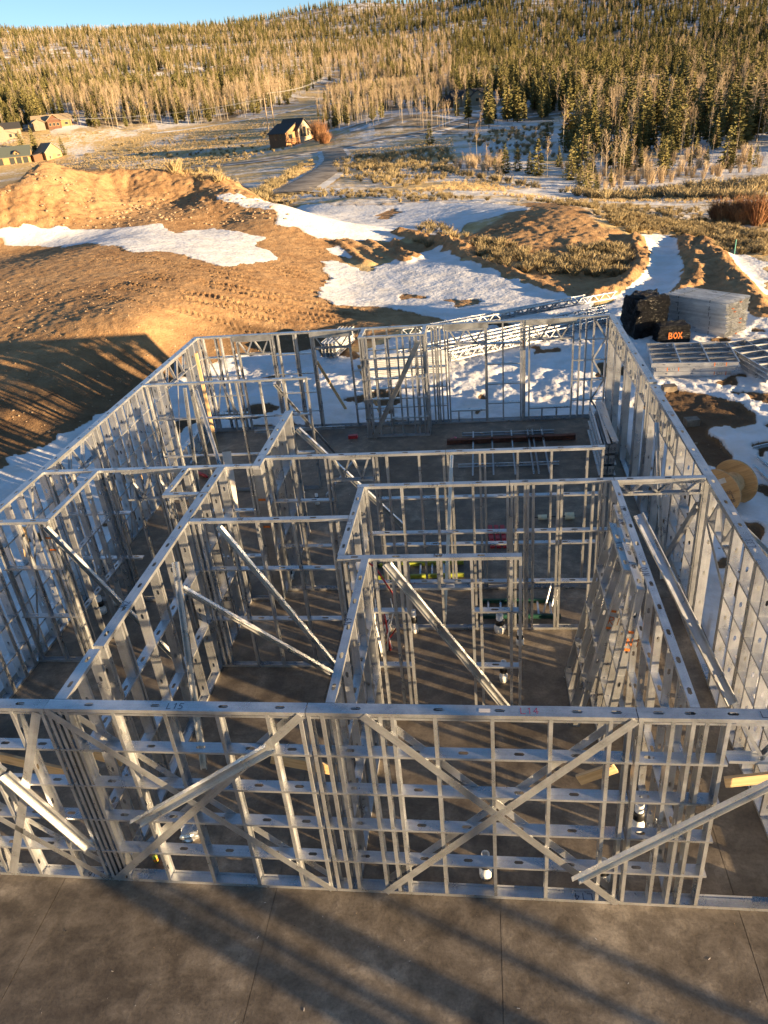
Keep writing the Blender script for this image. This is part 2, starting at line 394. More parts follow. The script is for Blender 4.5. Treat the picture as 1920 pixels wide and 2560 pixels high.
CLEARW=np.array([gnd(*q,60 if q[1]<480 else 0)[:2] for q in [(-80,352),(140,326),(400,318),(560,303),(640,288),(720,262),(790,220),(850,210),(862,222),(815,262),(790,290),(800,318),(880,328),(1000,328),(1180,338),(1250,314),(1350,302),(1420,285),(1500,262),(1580,238),(1600,250),(1500,290),(1440,340),(1395,410),(1425,462),(1500,486),(1560,476),(1700,455),(2000,444),(2000,620),(-80,620)]])
def offset(L,d):
    T=np.gradient(L,axis=0); T/=np.linalg.norm(T,axis=1)[:,None]; return L+np.column_stack([-T[:,1],T[:,0]])*d
TRACKS=TRACKS+[offset(L,.95) for L in TRACKS]+[offset(L,-1.6) for L in TRACKS[:6]]
def terrain_mesh():
    az = np.concatenate([np.arange(-180,-62,3.0), np.arange(-62,-41,.5), np.arange(-41,33,.13), np.arange(33,62,.4), np.arange(62,180,3.0)])
    rows=[2.0]
    while rows[-1]<2600:
        d=rows[-1]; rows.append(d+(.5 if d<14 else .13 if d<74 else d*.013 if d<210 else d*.03))
    rows=np.array(rows); na,nr=len(az),len(rows)
    A=np.radians(az); X=CAM[0]+np.outer(rows,np.sin(A)); Y=CAM[1]+np.outer(rows,np.cos(A))
    x=X.ravel(); y=Y.ravel(); r=np.hypot(x-CAM[0],y-CAM[1])
    z=ground(x,y)
    nearm=r<130
    wx=x+np.where(nearm,.75*fbm(x*.9,y*.9,31,4,.6),0); wy=y+np.where(nearm,.75*fbm(x*.9+40,y*.9,37,4,.6),0)
    snow=np.zeros(x.shape); dirt=np.zeros(x.shape); brush=np.zeros(x.shape)
    ins=lambda P:inside(wx,wy,P)
    for P in DIRT: dirt[ins(P)]=1
    for P in YSNOW: k=ins(P); snow[k]=1; dirt[k]=1
    for P in SNOW: k=ins(P); snow[k]=1; dirt[k]=1
    for P in BRUSH: k=ins(P)&(snow<.5); brush[k]=1; dirt[k]=.35
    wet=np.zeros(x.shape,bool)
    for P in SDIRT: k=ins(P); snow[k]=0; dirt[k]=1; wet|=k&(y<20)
    yard=inside(x,y,YSNOW[0])&(snow>.5)
    # patchy melt in the yard
    pn=fbm(x*.55+3,y*.55,77,4,.6)
    snow=np.where(yard&(pn<-.36),0,snow)
    right=(x>5.8)&yard; snow=np.where(right&(fbm(x*.8,y*.8,78,3,.6)<-.20)&(y<14),0,snow)
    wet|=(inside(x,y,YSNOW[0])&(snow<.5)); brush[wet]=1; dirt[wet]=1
    bank_shade=(x<-4)&(y<27)&(y>-12)&(snow<.5)&(dirt>.5)&~wet; lowz=np.clip((1.35-z+.35*fbm(x*.6,y*.6,66,4,.6))/.8,0,1); brush=np.where(bank_shade,np.maximum(brush,.75*lowz),brush)  # painted shade: low bank soil darkened to deepen the building's shadow
    b=(shade_berm(x,y)>.25); snow[b]=0; dirt[b]=1
    # relief
    dn=dirt*(1-snow)*nearm
    mnd=np.clip((z-2.4)/1.2,0,1)
    z=z+dn*((.03+.12*mnd)*fbm(x*.5,y*.5,3,3)+(.035+.07*mnd)*fbm(x*1.8,y*1.8,9,4,.65)+.07*np.maximum(0,fbm(x*3.2,y*3.2,12,3,.6)-.15)+.05*np.maximum(0,fbm(x*7,y*7,13,2)-.1))
    z=z+dn*mnd*(.22*(.5-np.abs(fbm(x*1.1,y*1.1,71,4,.6)))+.11*fbm(x*3.6,y*3.6,72,3,.75))
    z=z-dn*mnd*.22*np.maximum(0,fbm((x+.35*y)*1.6,(y-.35*x)*.25,55,3))
    rm=np.exp(-((x-9)**2+(y-42)**2)/120); z=z+dn*rm*(.20*fbm(x*.9,y*.9,81,4,.65)+.08*fbm(x*3,y*3,82,3,.7))
    z=z+snow*nearm*(.05+.05*fbm(x*.7,y*.7,21,3))
    foot=yard&(y>15.6); z=z+np.where(foot,.085*fbm(x*2.4,y*2.4,44,3,.6),0)
    z=z+np.where(yard&(x>5.8)&(y<15.6),.07*fbm(x*2.0,y*2.0,45,3),0)
    for L in TRACKS:
        bb=(x>L[:,0].min()-1)&(x<L[:,0].max()+1)&(y>L[:,1].min()-1)&(y<L[:,1].max()+1)
        t,s,tot=along(x[bb],y[bb],L,1)
        fade=np.clip(s/1.5,0,1)*np.clip((tot-s)/1.5,0,1); m=np.clip((.30-np.abs(t))/.06,0,1)*fade*(1-snow[bb])
        m=m*np.clip(.75+1.6*fbm(s*.55+L[0,0],t*1.2,14,3),0,1); s=s+.05*fbm(s*.8,t*2+L[0,1],15,2)
        lug=np.clip(3*np.sin((s+.55*np.abs(t))*2*np.pi/.27)+.3,-1,1)
        z[bb]+=m*(-.02+.045*lug)+.03*np.exp(-((np.abs(t)-.38)/.08)**2)*fade*(1-snow[bb])
    for L,w,h in RIDGES:
        bb=(x>L[:,0].min()-3)&(x<L[:,0].max()+3)&(y>L[:,1].min()-3)&(y<L[:,1].max()+3)
        t,s,tot=along(x[bb],y[bb],L,1)
        k=np.exp(-(t/w)**2); k2=k*(1+.45*fbm(s*.5,t*3,91,3,.7)+.3*fbm(x[bb]*3,y[bb]*3,92,2)); z[bb]+=h*k2
        o=k>.45; q=snow[bb]; q[o]=0; snow[bb]=q; q=dirt[bb]; q[o]=1; dirt[bb]=q
    def soft(a,n=2):
        g=a.reshape(nr,na).copy()
        for _ in range(n):
            g[1:-1,1:-1]=.25*g[1:-1,1:-1]+.125*(g[:-2,1:-1]+g[2:,1:-1]+g[1:-1,:-2]+g[1:-1,2:])+.0625*(g[:-2,:-2]+g[2:,2:]+g[:-2,2:]+g[2:,:-2])
        return g.ravel()
    snow=soft(snow); dirt=soft(dirt); brush=soft(brush)
    meadow=(1-dirt)*(r>30)*(1-np.clip((r-250)/100,0,1))
    z=z+meadow*.10*fbm(x*.9,y*.9,60,3,.6)
    # slab footprint stays clear below the concrete
    ss=(x>-7.6)&(x<6.6)&(y<16.6)&(y>-10); z=np.where(ss&(x>-6.95)&(x<5.95)&(y<16.05),np.minimum(z,-.22),z)
    V=np.column_stack([x,y,z])
    i=np.arange(nr-1)[:,None]*na+np.arange(na)[None]; j=np.roll(i,-1,axis=1)
    Fq=np.stack([i,i+na,j+na,j],axis=2).reshape(-1,4)[:, ::-1]
    me=bpy.data.meshes.new('ground')
    me.vertices.add(len(V)); me.vertices.foreach_set('co',V.ravel())
    nf=len(Fq); me.loops.add(nf*4); me.loops.foreach_set('vertex_index',Fq.ravel().astype(np.int32))
    me.polygons.add(nf); me.polygons.foreach_set('loop_start',np.arange(0,nf*4,4,dtype=np.int32))
    me.polygons.foreach_set('use_smooth',np.ones(nf,bool))
    forest=np.where((r>200)&~inside(x+6*fbm(x/15,y/15,88,3),y+6*fbm(x/15+9,y/15,89,3),CLEARW),1.0,0.0)
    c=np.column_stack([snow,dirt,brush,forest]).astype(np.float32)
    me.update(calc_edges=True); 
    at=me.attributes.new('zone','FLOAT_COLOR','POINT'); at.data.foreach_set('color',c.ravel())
    me.validate(); return me
def ground_mat():
    m,t,b=newmat('ground_earth_snow_grass'); geo=t.nodes.new('ShaderNodeNewGeometry'); p=geo.outputs['Position']
    at=t.nodes.new('ShaderNodeAttribute'); at.attribute_name='zone'
    sep=t.nodes.new('ShaderNodeSeparateColor'); t.links.new(at.outputs['Color'],sep.inputs[0])
    snow,dirt,brush,forest=sep.outputs[0],sep.outputs[1],sep.outputs[2],at.outputs['Alpha']
    n1=noise(t,p,.25,6,.6); n2=noise(t,p,1.7,6,.65); n3=noise(t,p,9,5,.7)
    dcol=ramp(t,[(.28,(.16,.085,.040)),(.45,(.37,.215,.102)),(.62,(.50,.315,.160)),(.80,(.58,.41,.24))],math_(t,'ADD',math_(t,'MULTIPLY',n1.outputs[0],.45),math_(t,'MULTIPLY',n2.outputs[0],.55)))
    peb=ramp(t,[(.30,(.58,.55,.52)),(.46,(1,1,1)),(.72,(1.0,1.0,1.0))],n3.outputs[0])
    dc=mixc(t,.75,dcol.outputs[0],peb.outputs[0],'MULTIPLY')
    vo=N(t,'ShaderNodeTexVoronoi'); vo.inputs['Scale'].default_value=5.5; t.links.new(p,vo.inputs['Vector'])
    st=ramp(t,[(.0,(1,1,1)),(.10,(.9,.9,.9)),(.16,(0,0,0))],vo.outputs['Distance'])
    dc=mixc(t,math_(t,'MULTIPLY',st.outputs[0],.35),dc,(.50,.42,.33,1))
    # dry meadow: straw, sage and thin snow in patches
    g1=noise(t,p,.9,6,.7); g2=noise(t,p,.055,5,.62); g3=noise(t,p,.28,5,.7,.6)
    gcol=ramp(t,[(.25,(.30,.20,.09)),(.45,(.56,.40,.19)),(.62,(.68,.52,.28)),(.8,(.46,.36,.20))],math_(t,'ADD',math_(t,'MULTIPLY',g1.outputs[0],.6),math_(t,'MULTIPLY',g3.outputs[0],.4)))
    sn=math_(t,'ADD',math_(t,'MULTIPLY',g2.outputs[0],.55),math_(t,'ADD',math_(t,'MULTIPLY',g3.outputs[0],.30),math_(t,'MULTIPLY',g1.outputs[0],.30)))
    # more snow to the right (lower, shaded ground)
    sx=t.nodes.new('ShaderNodeSeparateXYZ'); t.links.new(p,sx.inputs[0])
    mr=N(t,'ShaderNodeMapRange'); mr.inputs[1].default_value=-60; mr.inputs[2].default_value=45; mr.inputs[3].default_value=-.045; mr.inputs[4].default_value=.075
    t.links.new(sx.outputs[0],mr.inputs[0]); 
    sn=math_(t,'ADD',sn,mr.outputs[0])
    # nothing lies on the brushy strips next to the site
    mry=N(t,'ShaderNodeMapRange'); mry.inputs[1].default_value=42; mry.inputs[2].default_value=70; mry.inputs[3].default_value=-.13; mry.inputs[4].default_value=0
    t.links.new(sx.outputs[1],mry.inputs[0]); sn=math_(t,'ADD',sn,mry.outputs[0])
    sn=math_(t,'SUBTRACT',sn,math_(t,'MULTIPLY',brush,.2))
    sm=ramp(t,[(.535,(0,0,0)),(.63,(1,1,1))],sn)
    gsnow=math_(t,'MULTIPLY',sm.outputs[0],.9)
    grass=mixc(t,gsnow,gcol.outputs[0],(.78,.77,.77,1))
    f1=noise(t,p,.06,5,.7); fr=ramp(t,[(.36,(.16,.115,.07)),(.48,(.36,.29,.20)),(.56,(.72,.71,.72))],f1.outputs[0])
    grass=mixc(t,forest,grass,fr.outputs[0])
    dc=mixc(t,math_(t,'MULTIPLY',math_(t,'MULTIPLY',brush,dirt),.8),dc,(.075,.048,.030,1))  # darkens wet yard soil and lays the painted shade on the lower bank
    base=mixc(t,dirt,grass,dc)
    edge=math_(t,'ADD',snow,math_(t,'MULTIPLY',math_(t,'SUBTRACT',n2.outputs[0],.5),.9))
    smk=ramp(t,[(.44,(0,0,0)),(.54,(1,1,1))],edge)
    dust=noise(t,p,.8,5,.7); scol=ramp(t,[(.35,(.74,.71,.67)),(.6,(.84,.84,.85))],dust.outputs[0])
    fring=ramp(t,[(.46,(1,1,1)),(.80,(0,0,0))],edge); sc2=mixc(t,math_(t,'MULTIPLY',fring.outputs[0],.75),scol.outputs[0],(.52,.43,.33,1))
    fin=mixc(t,smk.outputs[0],base,sc2)
    t.links.new(fin,b.inputs['Base Color']); b.inputs['Roughness'].default_value=.9; b.inputs['Specular IOR Level'].default_value=.15
    # relief: earth is coarse, snow is soft
    hg=math_(t,'MULTIPLY',math_(t,'SUBTRACT',1.0,dirt),math_(t,'ADD',math_(t,'MULTIPLY',g1.outputs[0],.35),math_(t,'MULTIPLY',g3.outputs[0],.2)))
    hd=math_(t,'ADD',math_(t,'ADD',hg,math_(t,'MULTIPLY',n2.outputs[0],.5)),math_(t,'ADD',math_(t,'MULTIPLY',n3.outputs[0],.3),math_(t,'MULTIPLY',st.outputs[0],.12)))
    s1=noise(t,p,3.2,4,.55); hs=math_(t,'MULTIPLY',s1.outputs[0],.30)
    mx=N(t,'ShaderNodeMix'); t.links.new(smk.outputs[0],mx.inputs[0]); t.links.new(hd,mx.inputs[2]); t.links.new(hs,mx.inputs[3])
    bump(t,b,mx.outputs[0],.75,.22)
    return m
MAT['ground']=ground_mat()
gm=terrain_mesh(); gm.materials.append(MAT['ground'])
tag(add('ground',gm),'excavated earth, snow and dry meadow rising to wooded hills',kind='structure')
# ------------------------------------------------------------------ concrete slab
def concrete():
    m,t,b=newmat('concrete'); geo=t.nodes.new('ShaderNodeNewGeometry'); p=geo.outputs['Position']
    a=noise(t,p,.45,6,.65,.6); c=noise(t,p,2.6,6,.7,.3); f=noise(t,p,26,4,.7)
    st_=noise(t,mapping(t,p,(.9,3.2,1)),1.3,7,.72,.8); s=math_(t,'ADD',math_(t,'MULTIPLY',a.outputs[0],.44),math_(t,'ADD',math_(t,'MULTIPLY',c.outputs[0],.42),math_(t,'MULTIPLY',st_.outputs[0],.14)))
    r=ramp(t,[(.36,(.070,.053,.037)),(.46,(.142,.112,.080)),(.54,(.235,.190,.140)),(.64,(.45,.375,.285))],s)
    fr=ramp(t,[(.32,(.55,.55,.55)),(.55,(1,1,1))],f.outputs[0])
    col=mixc(t,.6,r.outputs[0],fr.outputs[0],'MULTIPLY')
    # pale hairline scuffs
    w=N(t,'ShaderNodeTexVoronoi'); w.feature='DISTANCE_TO_EDGE'; w.inputs['Scale'].default_value=.55
    wp=noise(t,p,1.5,4); vm=t.nodes.new('ShaderNodeVectorMath'); vm.operation='ADD'; t.links.new(p,vm.inputs[0]); t.links.new(wp.outputs['Color'],vm.inputs[1]); t.links.new(vm.outputs[0],w.inputs['Vector'])
    ck=ramp(t,[(.0,(1,1,1)),(.006,(0,0,0))],w.outputs['Distance'])
    gate=ramp(t,[(.52,(0,0,0)),(.6,(1,1,1))],noise(t,p,.6,3).outputs[0])
    col=mixc(t,math_(t,'MULTIPLY',math_(t,'MULTIPLY',ck.outputs[0],gate.outputs[0]),.12),col,(.42,.39,.34,1))
    sp=N(t,'ShaderNodeTexVoronoi'); sp.inputs['Scale'].default_value=14; t.links.new(p,sp.inputs['Vector'])
    spk=ramp(t,[(.0,(1,1,1)),(.045,(1,1,1)),(.06,(0,0,0))],sp.outputs['Distance'])
    gate2=ramp(t,[(.55,(0,0,0)),(.62,(1,1,1))],noise(t,p,.9,4).outputs[0])
    col=mixc(t,math_(t,'MULTIPLY',math_(t,'MULTIPLY',spk.outputs[0],gate2.outputs[0]),.6),col,(.40,.36,.30,1))
    t.links.new(col,b.inputs['Base Color'])
    rr=ramp(t,[(.35,(.42,.42,.42)),(.65,(.75,.75,.75))],s); t.links.new(rr.outputs[0],b.inputs['Roughness'])
    h=math_(t,'ADD',math_(t,'MULTIPLY',f.outputs[0],.4),c.outputs[0]); bump(t,b,h,.16,.03)
    return m
MAT['concrete']=concrete()
mb=MB(); mb.box(-6.86,-9.4,-.45,5.86,15.98,-.012); slab=mb.build('concrete_slab',MAT['concrete']); tag(slab,'grey stained concrete floor slab under the steel framing',kind='structure')
gx=[-6.86,-3.75,-.8,2.07,4.9,5.86]; gy=[-9.4,-5.6,-2.4,3.1,6.4,9.6,12.8,15.98]
for i in range(5):
    for j in range(7):
        mb=MB(); g=.004
        mb.box(gx[i]+g,gy[j]+g,-.010,gx[i+1]-g,gy[j+1]-g,0.0); mb.build('slab_panel',MAT['concrete'],slab)

# ------------------------------------------------------------------ cold-formed steel sections
_cache={}
def slot_strip(L,w,slots,sl=.10,sw=.036):
    v=[];f=[]
    def quad(a,b): 
        n=len(v); v.extend([(a,0),(b,0),(b,w),(a,w)]); f.append((n,n+1,n+2,n+3))
    cur=0; a=sl/2-sw/2; b=sw/2; m=w/2
    for c in sorted(slots):
        u0,u1=c-sl/2-.02,c+sl/2+.02
        if u0<cur or u1>L: continue
        if u0>cur+1e-6: quad(cur,u0)
        n=len(v)
        v.extend([(u0,0),(c,0),(u1,0),(u1,m),(u1,w),(c,w),(u0,w),(u0,m)])
        v.extend([(c-a,m-b),(c,m-b),(c+a,m-b),(c+a+.85*b,m),(c+a,m+b),(c,m+b),(c-a,m+b),(c-a-.85*b,m)])
        for k in range(8): f.append((n+k,n+(k+1)%8,n+8+(k+1)%8,n+8+k))
        cur=u1
    if cur<L-1e-6: quad(cur,L)
    return v,f
def section(L,w,fl,lip=.0,slots=(),mat='galv',sl=.10,sw=.036,rib=False):
    """channel: length +X, web in XY, flanges toward +Z, optional lips; thin sheet"""
    key=(round(L,3),round(w,3),fl,lip,tuple(round(s,3) for s in slots),mat,sl,rib)
    if key in _cache: return _cache[key]
    v2,f=slot_strip(L,w,slots,sl,sw); v=[(a,b,0) for a,b in v2]
    def q(*p):
        n=len(v); v.extend(p); f.append((n,n+1,n+2,n+3))
    for y in (0,w):
        q((0,y,0),(L,y,0),(L,y,fl),(0,y,fl))
        if lip:
            y2=y+(lip if y==0 else -lip); q((0,y,fl),(L,y,fl),(L,y2,fl),(0,y2,fl))
    me=mesh_from('steel_section',v,f,[MAT[mat]]); _cache[key]=me; return me
def flat(L,w,th=.002,mat='galv'):
    key=('flat',round(L,3),w,th,mat)
    if key not in _cache:
        mb=MB(); mb.box(0,-w/2,0,L,w/2,th); _cache[key]=mesh_from('steel_strap',mb.v,mb.f,[MAT[mat]])
    return _cache[key]

# hand lettering as thin strokes (unit box 0.7 x 1)
GL={'L':[[(0,1),(0,0),(.55,0)]],'1':[[(.1,.8),(.3,1),(.3,0)]],'5':[[(.55,1),(.1,1),(.05,.55),(.4,.55),(.55,.3),(.4,0),(0,.02)]],'4':[[(.4,0),(.4,1),(0,.35),(.6,.35)]],
 'N':[[(0,0),(0,1),(.5,0),(.5,1)]],'2':[[(0,.8),(.25,1),(.5,.8),(.4,.5),(0,0),(.55,0)]],'9':[[(.5,.7),(.25,.5),(.02,.72),(.25,1),(.5,.75),(.45,.3),(.25,0)]],'3':[[(0,.95),(.4,1),(.5,.75),(.2,.52),(.52,.3),(.35,0),(0,.05)]],
 '0':[[(.25,0),(0,.3),(0,.7),(.25,1),(.5,.7),(.5,.3),(.25,0)]],'8':[[(.25,.5),(.02,.75),(.25,1),(.48,.75),(.25,.5),(0,.25),(.25,0),(.5,.25),(.25,.5)]],'6':[[(.45,1),(.1,.6),(0,.25),(.25,0),(.5,.25),(.25,.5),(.02,.3)]],
 'R':[[(0,0),(0,1),(.4,.95),(.45,.65),(0,.5),(.5,0)]],'I':[[(.2,0),(.2,1)]],'B':[[(0,0),(0,1),(.42,.9),(.4,.6),(0,.52),(.5,.4),(.48,.1),(0,0)]],'O':[[(.28,0),(0,.3),(.02,.75),(.3,1),(.58,.7),(.55,.25),(.28,0)]],'X':[[(0,0),(.55,1)],[(0,1),(.6,0)]],
 'S':[[(.5,.9),(.2,1),(.02,.75),(.45,.4),(.4,.05),(0,.08)]],'A':[[(0,0),(.28,1),(.55,0)],[(.1,.35),(.45,.35)]],'7':[[(0,1),(.55,1),(.2,0)]],'M':[[(0,0),(.05,1),(.3,.4),(.55,1),(.6,0)]],'-':[[(.1,.5),(.5,.5)]]}
def lettering(text,h,mat,parent,m4,wd=.09,name='lettering'):
    v=[];f=[]; x=0
    for ch in text:
        for st in GL.get(ch,[]):
            for (a,b) in zip(st[:-1],st[1:]):
                d=Vector((b[0]-a[0],b[1]-a[1])); n=Vector((-d.y,d.x)).normalized()*wd/2; e=d.normalized()*wd*.3; k=len(v)
                for p,s in ((Vector(a)-e,1),(Vector(b)+e,1),(Vector(b)+e,-1),(Vector(a)-e,-1)):
                    q=p+n*s; v.append(((x+q.x)*h,q.y*h,0))
                f.append((k,k+3,k+2,k+1))
        x+=.78
    return add(name,mesh_from(name,v,f,[MAT[mat]]),parent,m4)

# ------------------------------------------------------------------ wall panels
ZV=Vector((0,0,1)); UV_=Vector((1,0,0)); VV=Vector((0,1,0))
class Wall:
    """one framed panel: local u along the wall, v through it, z up"""
    def __init__(s,axis,u0,u1,v0,d,label,group='framed wall panels of the house',top=H):
        s.L=u1-u0; s.d=d; s.u0=u0; s.top=top; s.axis=axis
        loc,rz=((u0,v0,0),0) if axis=='x' else ((v0+d,u0,0),math.pi/2)
        s.t=thing('steel_wall_frame',label,'wall frame',loc,rz,group); s.t['kind']='thing'
    def u(s,w): return w-s.u0
    def put(s,name,me,o,x,y): return add(name,me,s.t,basis(Vector(o),x,y))
    def stud(s,w,z0=.002,z1=None,face=1,fl=.041,holes=True,dd=None,name='stud'):
        z1=s.top-.004 if z1 is None else z1; L=z1-z0; d=(s.d-.004) if dd is None else dd
        sl=tuple(np.arange(.42,L-.2,.61)) if holes and L>1 else ()
        me=section(L,d,fl,.011,sl)
        v=(s.d-d)/2; u=s.u(w)
        if face>0: return s.put(name,me,(u,v,z1),-ZV,VV)     # flanges toward +u
        return s.put(name,me,(u,v,z0),ZV,VV)
    def track(s,z,a=None,b=None,up=False,fl=.042,slots=None,name='track',grow=.0015,step=.61,first=.25,dd=None):
        a=s.u0 if a is None else a; b=s.u0+s.L if b is None else b; L=b-a
        slots=tuple(np.arange(first,L-.1,step)) if slots is None else tuple(x-a for x in slots)
        d=s.d+2*grow if dd is None else dd; v=(s.d-d)/2
        me=section(L,d,fl,0,slots,sl=.125,sw=.044)
        if up: return s.put(name,me,(s.u(a),v,z),UV_,VV)
        return s.put(name,me,(s.u(a),v+d,z),UV_,-VV)
    def base(s,a=None,b=None): return s.track(.003,a,b,up=True,name='bottom_track',slots=(),fl=.05)
    def cap(s,a=None,b=None,step=.61,first=.25,slots=None): return s.track(s.top,a,b,name='top_track',step=step,first=first,fl=.05,slots=slots)
    def rows(s,zs,a,b,bays=None):
        for z in zs:
            sl=None if bays is None else [(p+q)/2 for p,q in zip(bays[:-1],bays[1:]) if q-p>.25]
            s.track(z,a,b,name='blocking',fl=.030,slots=sl,grow=.0028)
    def strap(s,a,za,b,zb,v=None,w=.10,name='cross_strap'):
        v=-.008 if v is None else v
        p=Vector((s.u(a),v,za)); q=Vector((s.u(b),v,zb)); return s.put(name,flat((q-p).length,w),p,q-p,(q-p).cross(VV))
    def header(s,a,b,z0,z1=None,pitch=.34,plate=0,webw=.07):
        """lattice header: chords and zigzag web members"""
        z1=s.top-.055 if z1 is None else z1; dd=s.d-.01
        ch=section(b-a,dd,.04,0,())
        s.put('header_chord',ch,(s.u(a),.005,z0),UV_,VV)
        s.put('header_chord',ch,(s.u(a),.005+dd,z1),UV_,-VV)
        n=max(2,int(round((b-a)/pitch))); xs=np.linspace(a+.03,b-.03,n+1)
        for i in range(n):
            za,zb=(z0+.01,z1-.01) if i%2 else (z1-.01,z0+.01)
            p=Vector((s.u(xs[i]),s.d/2-webw/2,za)); q=Vector((s.u(xs[i+1]),s.d/2-webw/2,zb))
            s.put('header_web',section(round((q-p).length,2),webw,.035,0,()),p,q-p,VV)
        if plate:
            mb=MB(); mb.box(s.u(a)-.1,-.012 if plate<0 else s.d+.002,s.top-.17,s.u(b)+.1,-.002 if plate<0 else s.d+.012,s.top-.005); o=mb.build('header_plate',MAT['galv_dull'],s.t)
    def text(s,txt,w,h=.09,v=None,z=None,flip=False,mat='marker',name='lettering'):
        z=s.top+.0015 if z is None else z; v=s.d*.3 if v is None else v
        x,y=(UV_,VV) if not flip else (-UV_,-VV)
        return lettering(txt,h,mat,s.t,basis(Vector((s.u(w),v,z)),x,y))
    def paint(s,w,z0,z1,v0=None,v1=None,face=-1,mat='orange'):
        v0=0 if v0 is None else v0; v1=s.d if v1 is None else v1
        mb=MB(); u=s.u(w); mb.box(u-.003,v0,z0,u-.002,v1,z1); return mb.build('paint_mark',MAT[mat],s.t)

EXT=[2.44,1.83,1.22,.61]; INT=[2.13,1.08]
D6,D4=.152,.104
def regular(a,b,step=.61): 
    n=int((b-a-.05)/step); return [a+.005]+[a+step*(k+1) for k in range(n) if a+step*(k+1)<b-.12]+[b-.046]
GW='framed wall panels of the house'
# --- front wall, four panels (photo plane y = 0)
w=Wall('x',-6.70,-3.075,0,D6,'front wall panel at far left with L16 marked on its bottom track',GW)
st=[-6.69,-6.09,-5.48,-4.87,-4.60,-4.11,-3.52,-3.14]
for k in st: w.stud(k)
w.base(); w.cap(); w.track(H-.062,name='slip_track',slots=(),fl=.03,grow=-.004); w.rows(EXT,-6.70,-3.08,st)
w.strap(-3.13,.05,-6.2,3.0); w.strap(-3.17,3.02,-4.50,.06,w=.11); w.strap(-3.13,.05,-6.2,3.0,v=D6+.003)
lettering('L16',.10,'marker',w.t,basis(Vector((w.u(-3.25),.11,.006)),-UV_,-VV))
w=Wall('x',-3.07,-.004,0,D6,'front wall panel with L15 on its top track and crossed straps',GW)
st=[-3.05,-2.95,-2.27,-1.65,-1.04,-.46,-.05]
for k in (-3.06,-2.99,-2.915,-2.84): w.stud(k,face=1,holes=False)
for k in st[2:]: w.stud(k,face=-1 if k>-.1 else 1)
w.base(); w.cap(slots=[-2.55,-1.75,-.95,-.3]); w.track(H-.062,name='slip_track',slots=(),fl=.03,grow=-.004); w.rows(EXT,-3.06,-.01,st)
w.strap(-3.03,3.03,-.05,.03); w.strap(-3.0,.04,-.05,3.04,v=-.011); w.strap(-3.03,3.03,-.05,.03,v=D6+.003); w.strap(-3.0,.04,-.05,3.04,v=D6+.006)
w.text('L15',-1.60,.085,v=.03,flip=False)
w=Wall('x',.004,3.50,0,D6,'front wall panel with L14 on its top track and a large strap cross',GW)
st=[.01,.20,.64,.80,.93,1.39,2.0,2.61,3.22,3.455]
for k in st: w.stud(k,face=-1 if k in(.20,3.455) else 1)
w.stud(.28,face=1)
w.base(); w.cap(slots=[.55,1.45,2.1,2.9,3.3]); w.track(H-.062,name='slip_track',slots=(),fl=.03,grow=-.004); w.rows(EXT,.01,3.495,st)
w.strap(.63,3.05,3.49,.02); w.strap(.63,.03,3.48,3.04,v=-.011); w.strap(.63,3.05,3.49,.02,v=D6+.003); w.strap(.63,.03,3.48,3.04,v=D6+.006)
w.text('L14',2.32,.085,v=.035,mat='marker_red'); lettering('L14',.10,'marker',w.t,basis(Vector((w.u(3.2),.12,.006)),-UV_,-VV))
mb=MB(); mb.box(w.u(1.88),.05,H+.0015,w.u(2.0),.10,H+.0025); mb.build('paper_label',MAT['sticker'],w.t)
w=Wall('x',3.51,5.70,0,D6,'front wall panel at right with a doorway and L13 on its top track',GW)
st=[3.52,3.84,4.04,4.17,4.42]
for k in st: w.stud(k,face=-1 if k>4.3 else 1)
for k in (5.45,5.655): w.stud(k)
w.base(); w.cap(slots=[3.72,4.03,4.45,5.1]); w.track(H-.062,name='slip_track',slots=(),fl=.03,grow=-.004); w.rows(EXT,3.515,4.46,st)
w.header(4.47,5.45,2.45); w.text('L13',4.72,.09,v=.03); w.rows([2.44,1.83,1.22,.61],5.45,5.7,[5.45,5.69])
mb=MB(); mb.box(w.u(4.82),.05,H+.0015,w.u(4.93),.10,H+.0025); mb.build('paper_label',MAT['sticker'],w.t)
mb=MB(); mb.box(w.u(4.05),D6+.001,2.20,w.u(4.12),D6+.003,2.235); mb.build('paint_mark',MAT['orange'],w.t)

# --- far wall (plane y = 15.63)
YF=15.63
w=Wall('x',-6.70,-3.05,YF,D6,'far wall panel at left corner with a wide window header',GW)
st=[-6.54,-6.43,-6.04,-5.88,-5.53,-5.38]
for k in st+[-4.33,-4.26,-4.10,-3.61,-3.55,-3.09]: w.stud(k)
w.base(); w.cap(); w.rows(EXT,-6.6,-5.40,st); w.rows(EXT[1:],-4.33,-3.06,[-4.33,-4.1,-3.6,-3.06]); w.rows([2.44],-4.33,-3.06)
w.header(-5.38,-4.33,2.47,2.92,.26,plate=-1); w.strap(-6.5,3.0,-5.55,.05,v=-.01,w=.06); w.strap(-6.5,.05,-5.9,2.4,v=-.01,w=.05)
w=Wall('x',-3.04,-1.56,YF,D6,'far wall panel with an open doorway under a short lattice header',GW)
for k in (-3.03,-1.93,-1.62): w.stud(k)
w.base(); w.cap(); w.header(-3.0,-1.9,2.54,2.92,.27,plate=-1); w.rows(EXT[1:],-1.93,-1.57,[-1.93,-1.57])
w=Wall('x',-1.55,.95,YF,D6,'far wall panel behind the framed bay',GW)
st=[-1.54,-1.2,-.8,-.35,.05,.35,.51,.60,.66,.75,.89]
for k in st: w.stud(k)
w.base(); w.cap(); w.rows(EXT,-1.54,.94,[-1.54,-.8,.05,.51,.94])
w=Wall('x',.96,3.13,YF,D6,'far wall panel with a window opening right of the bay',GW)
for k in (.97,2.06,2.10,2.57,3.09): w.stud(k)
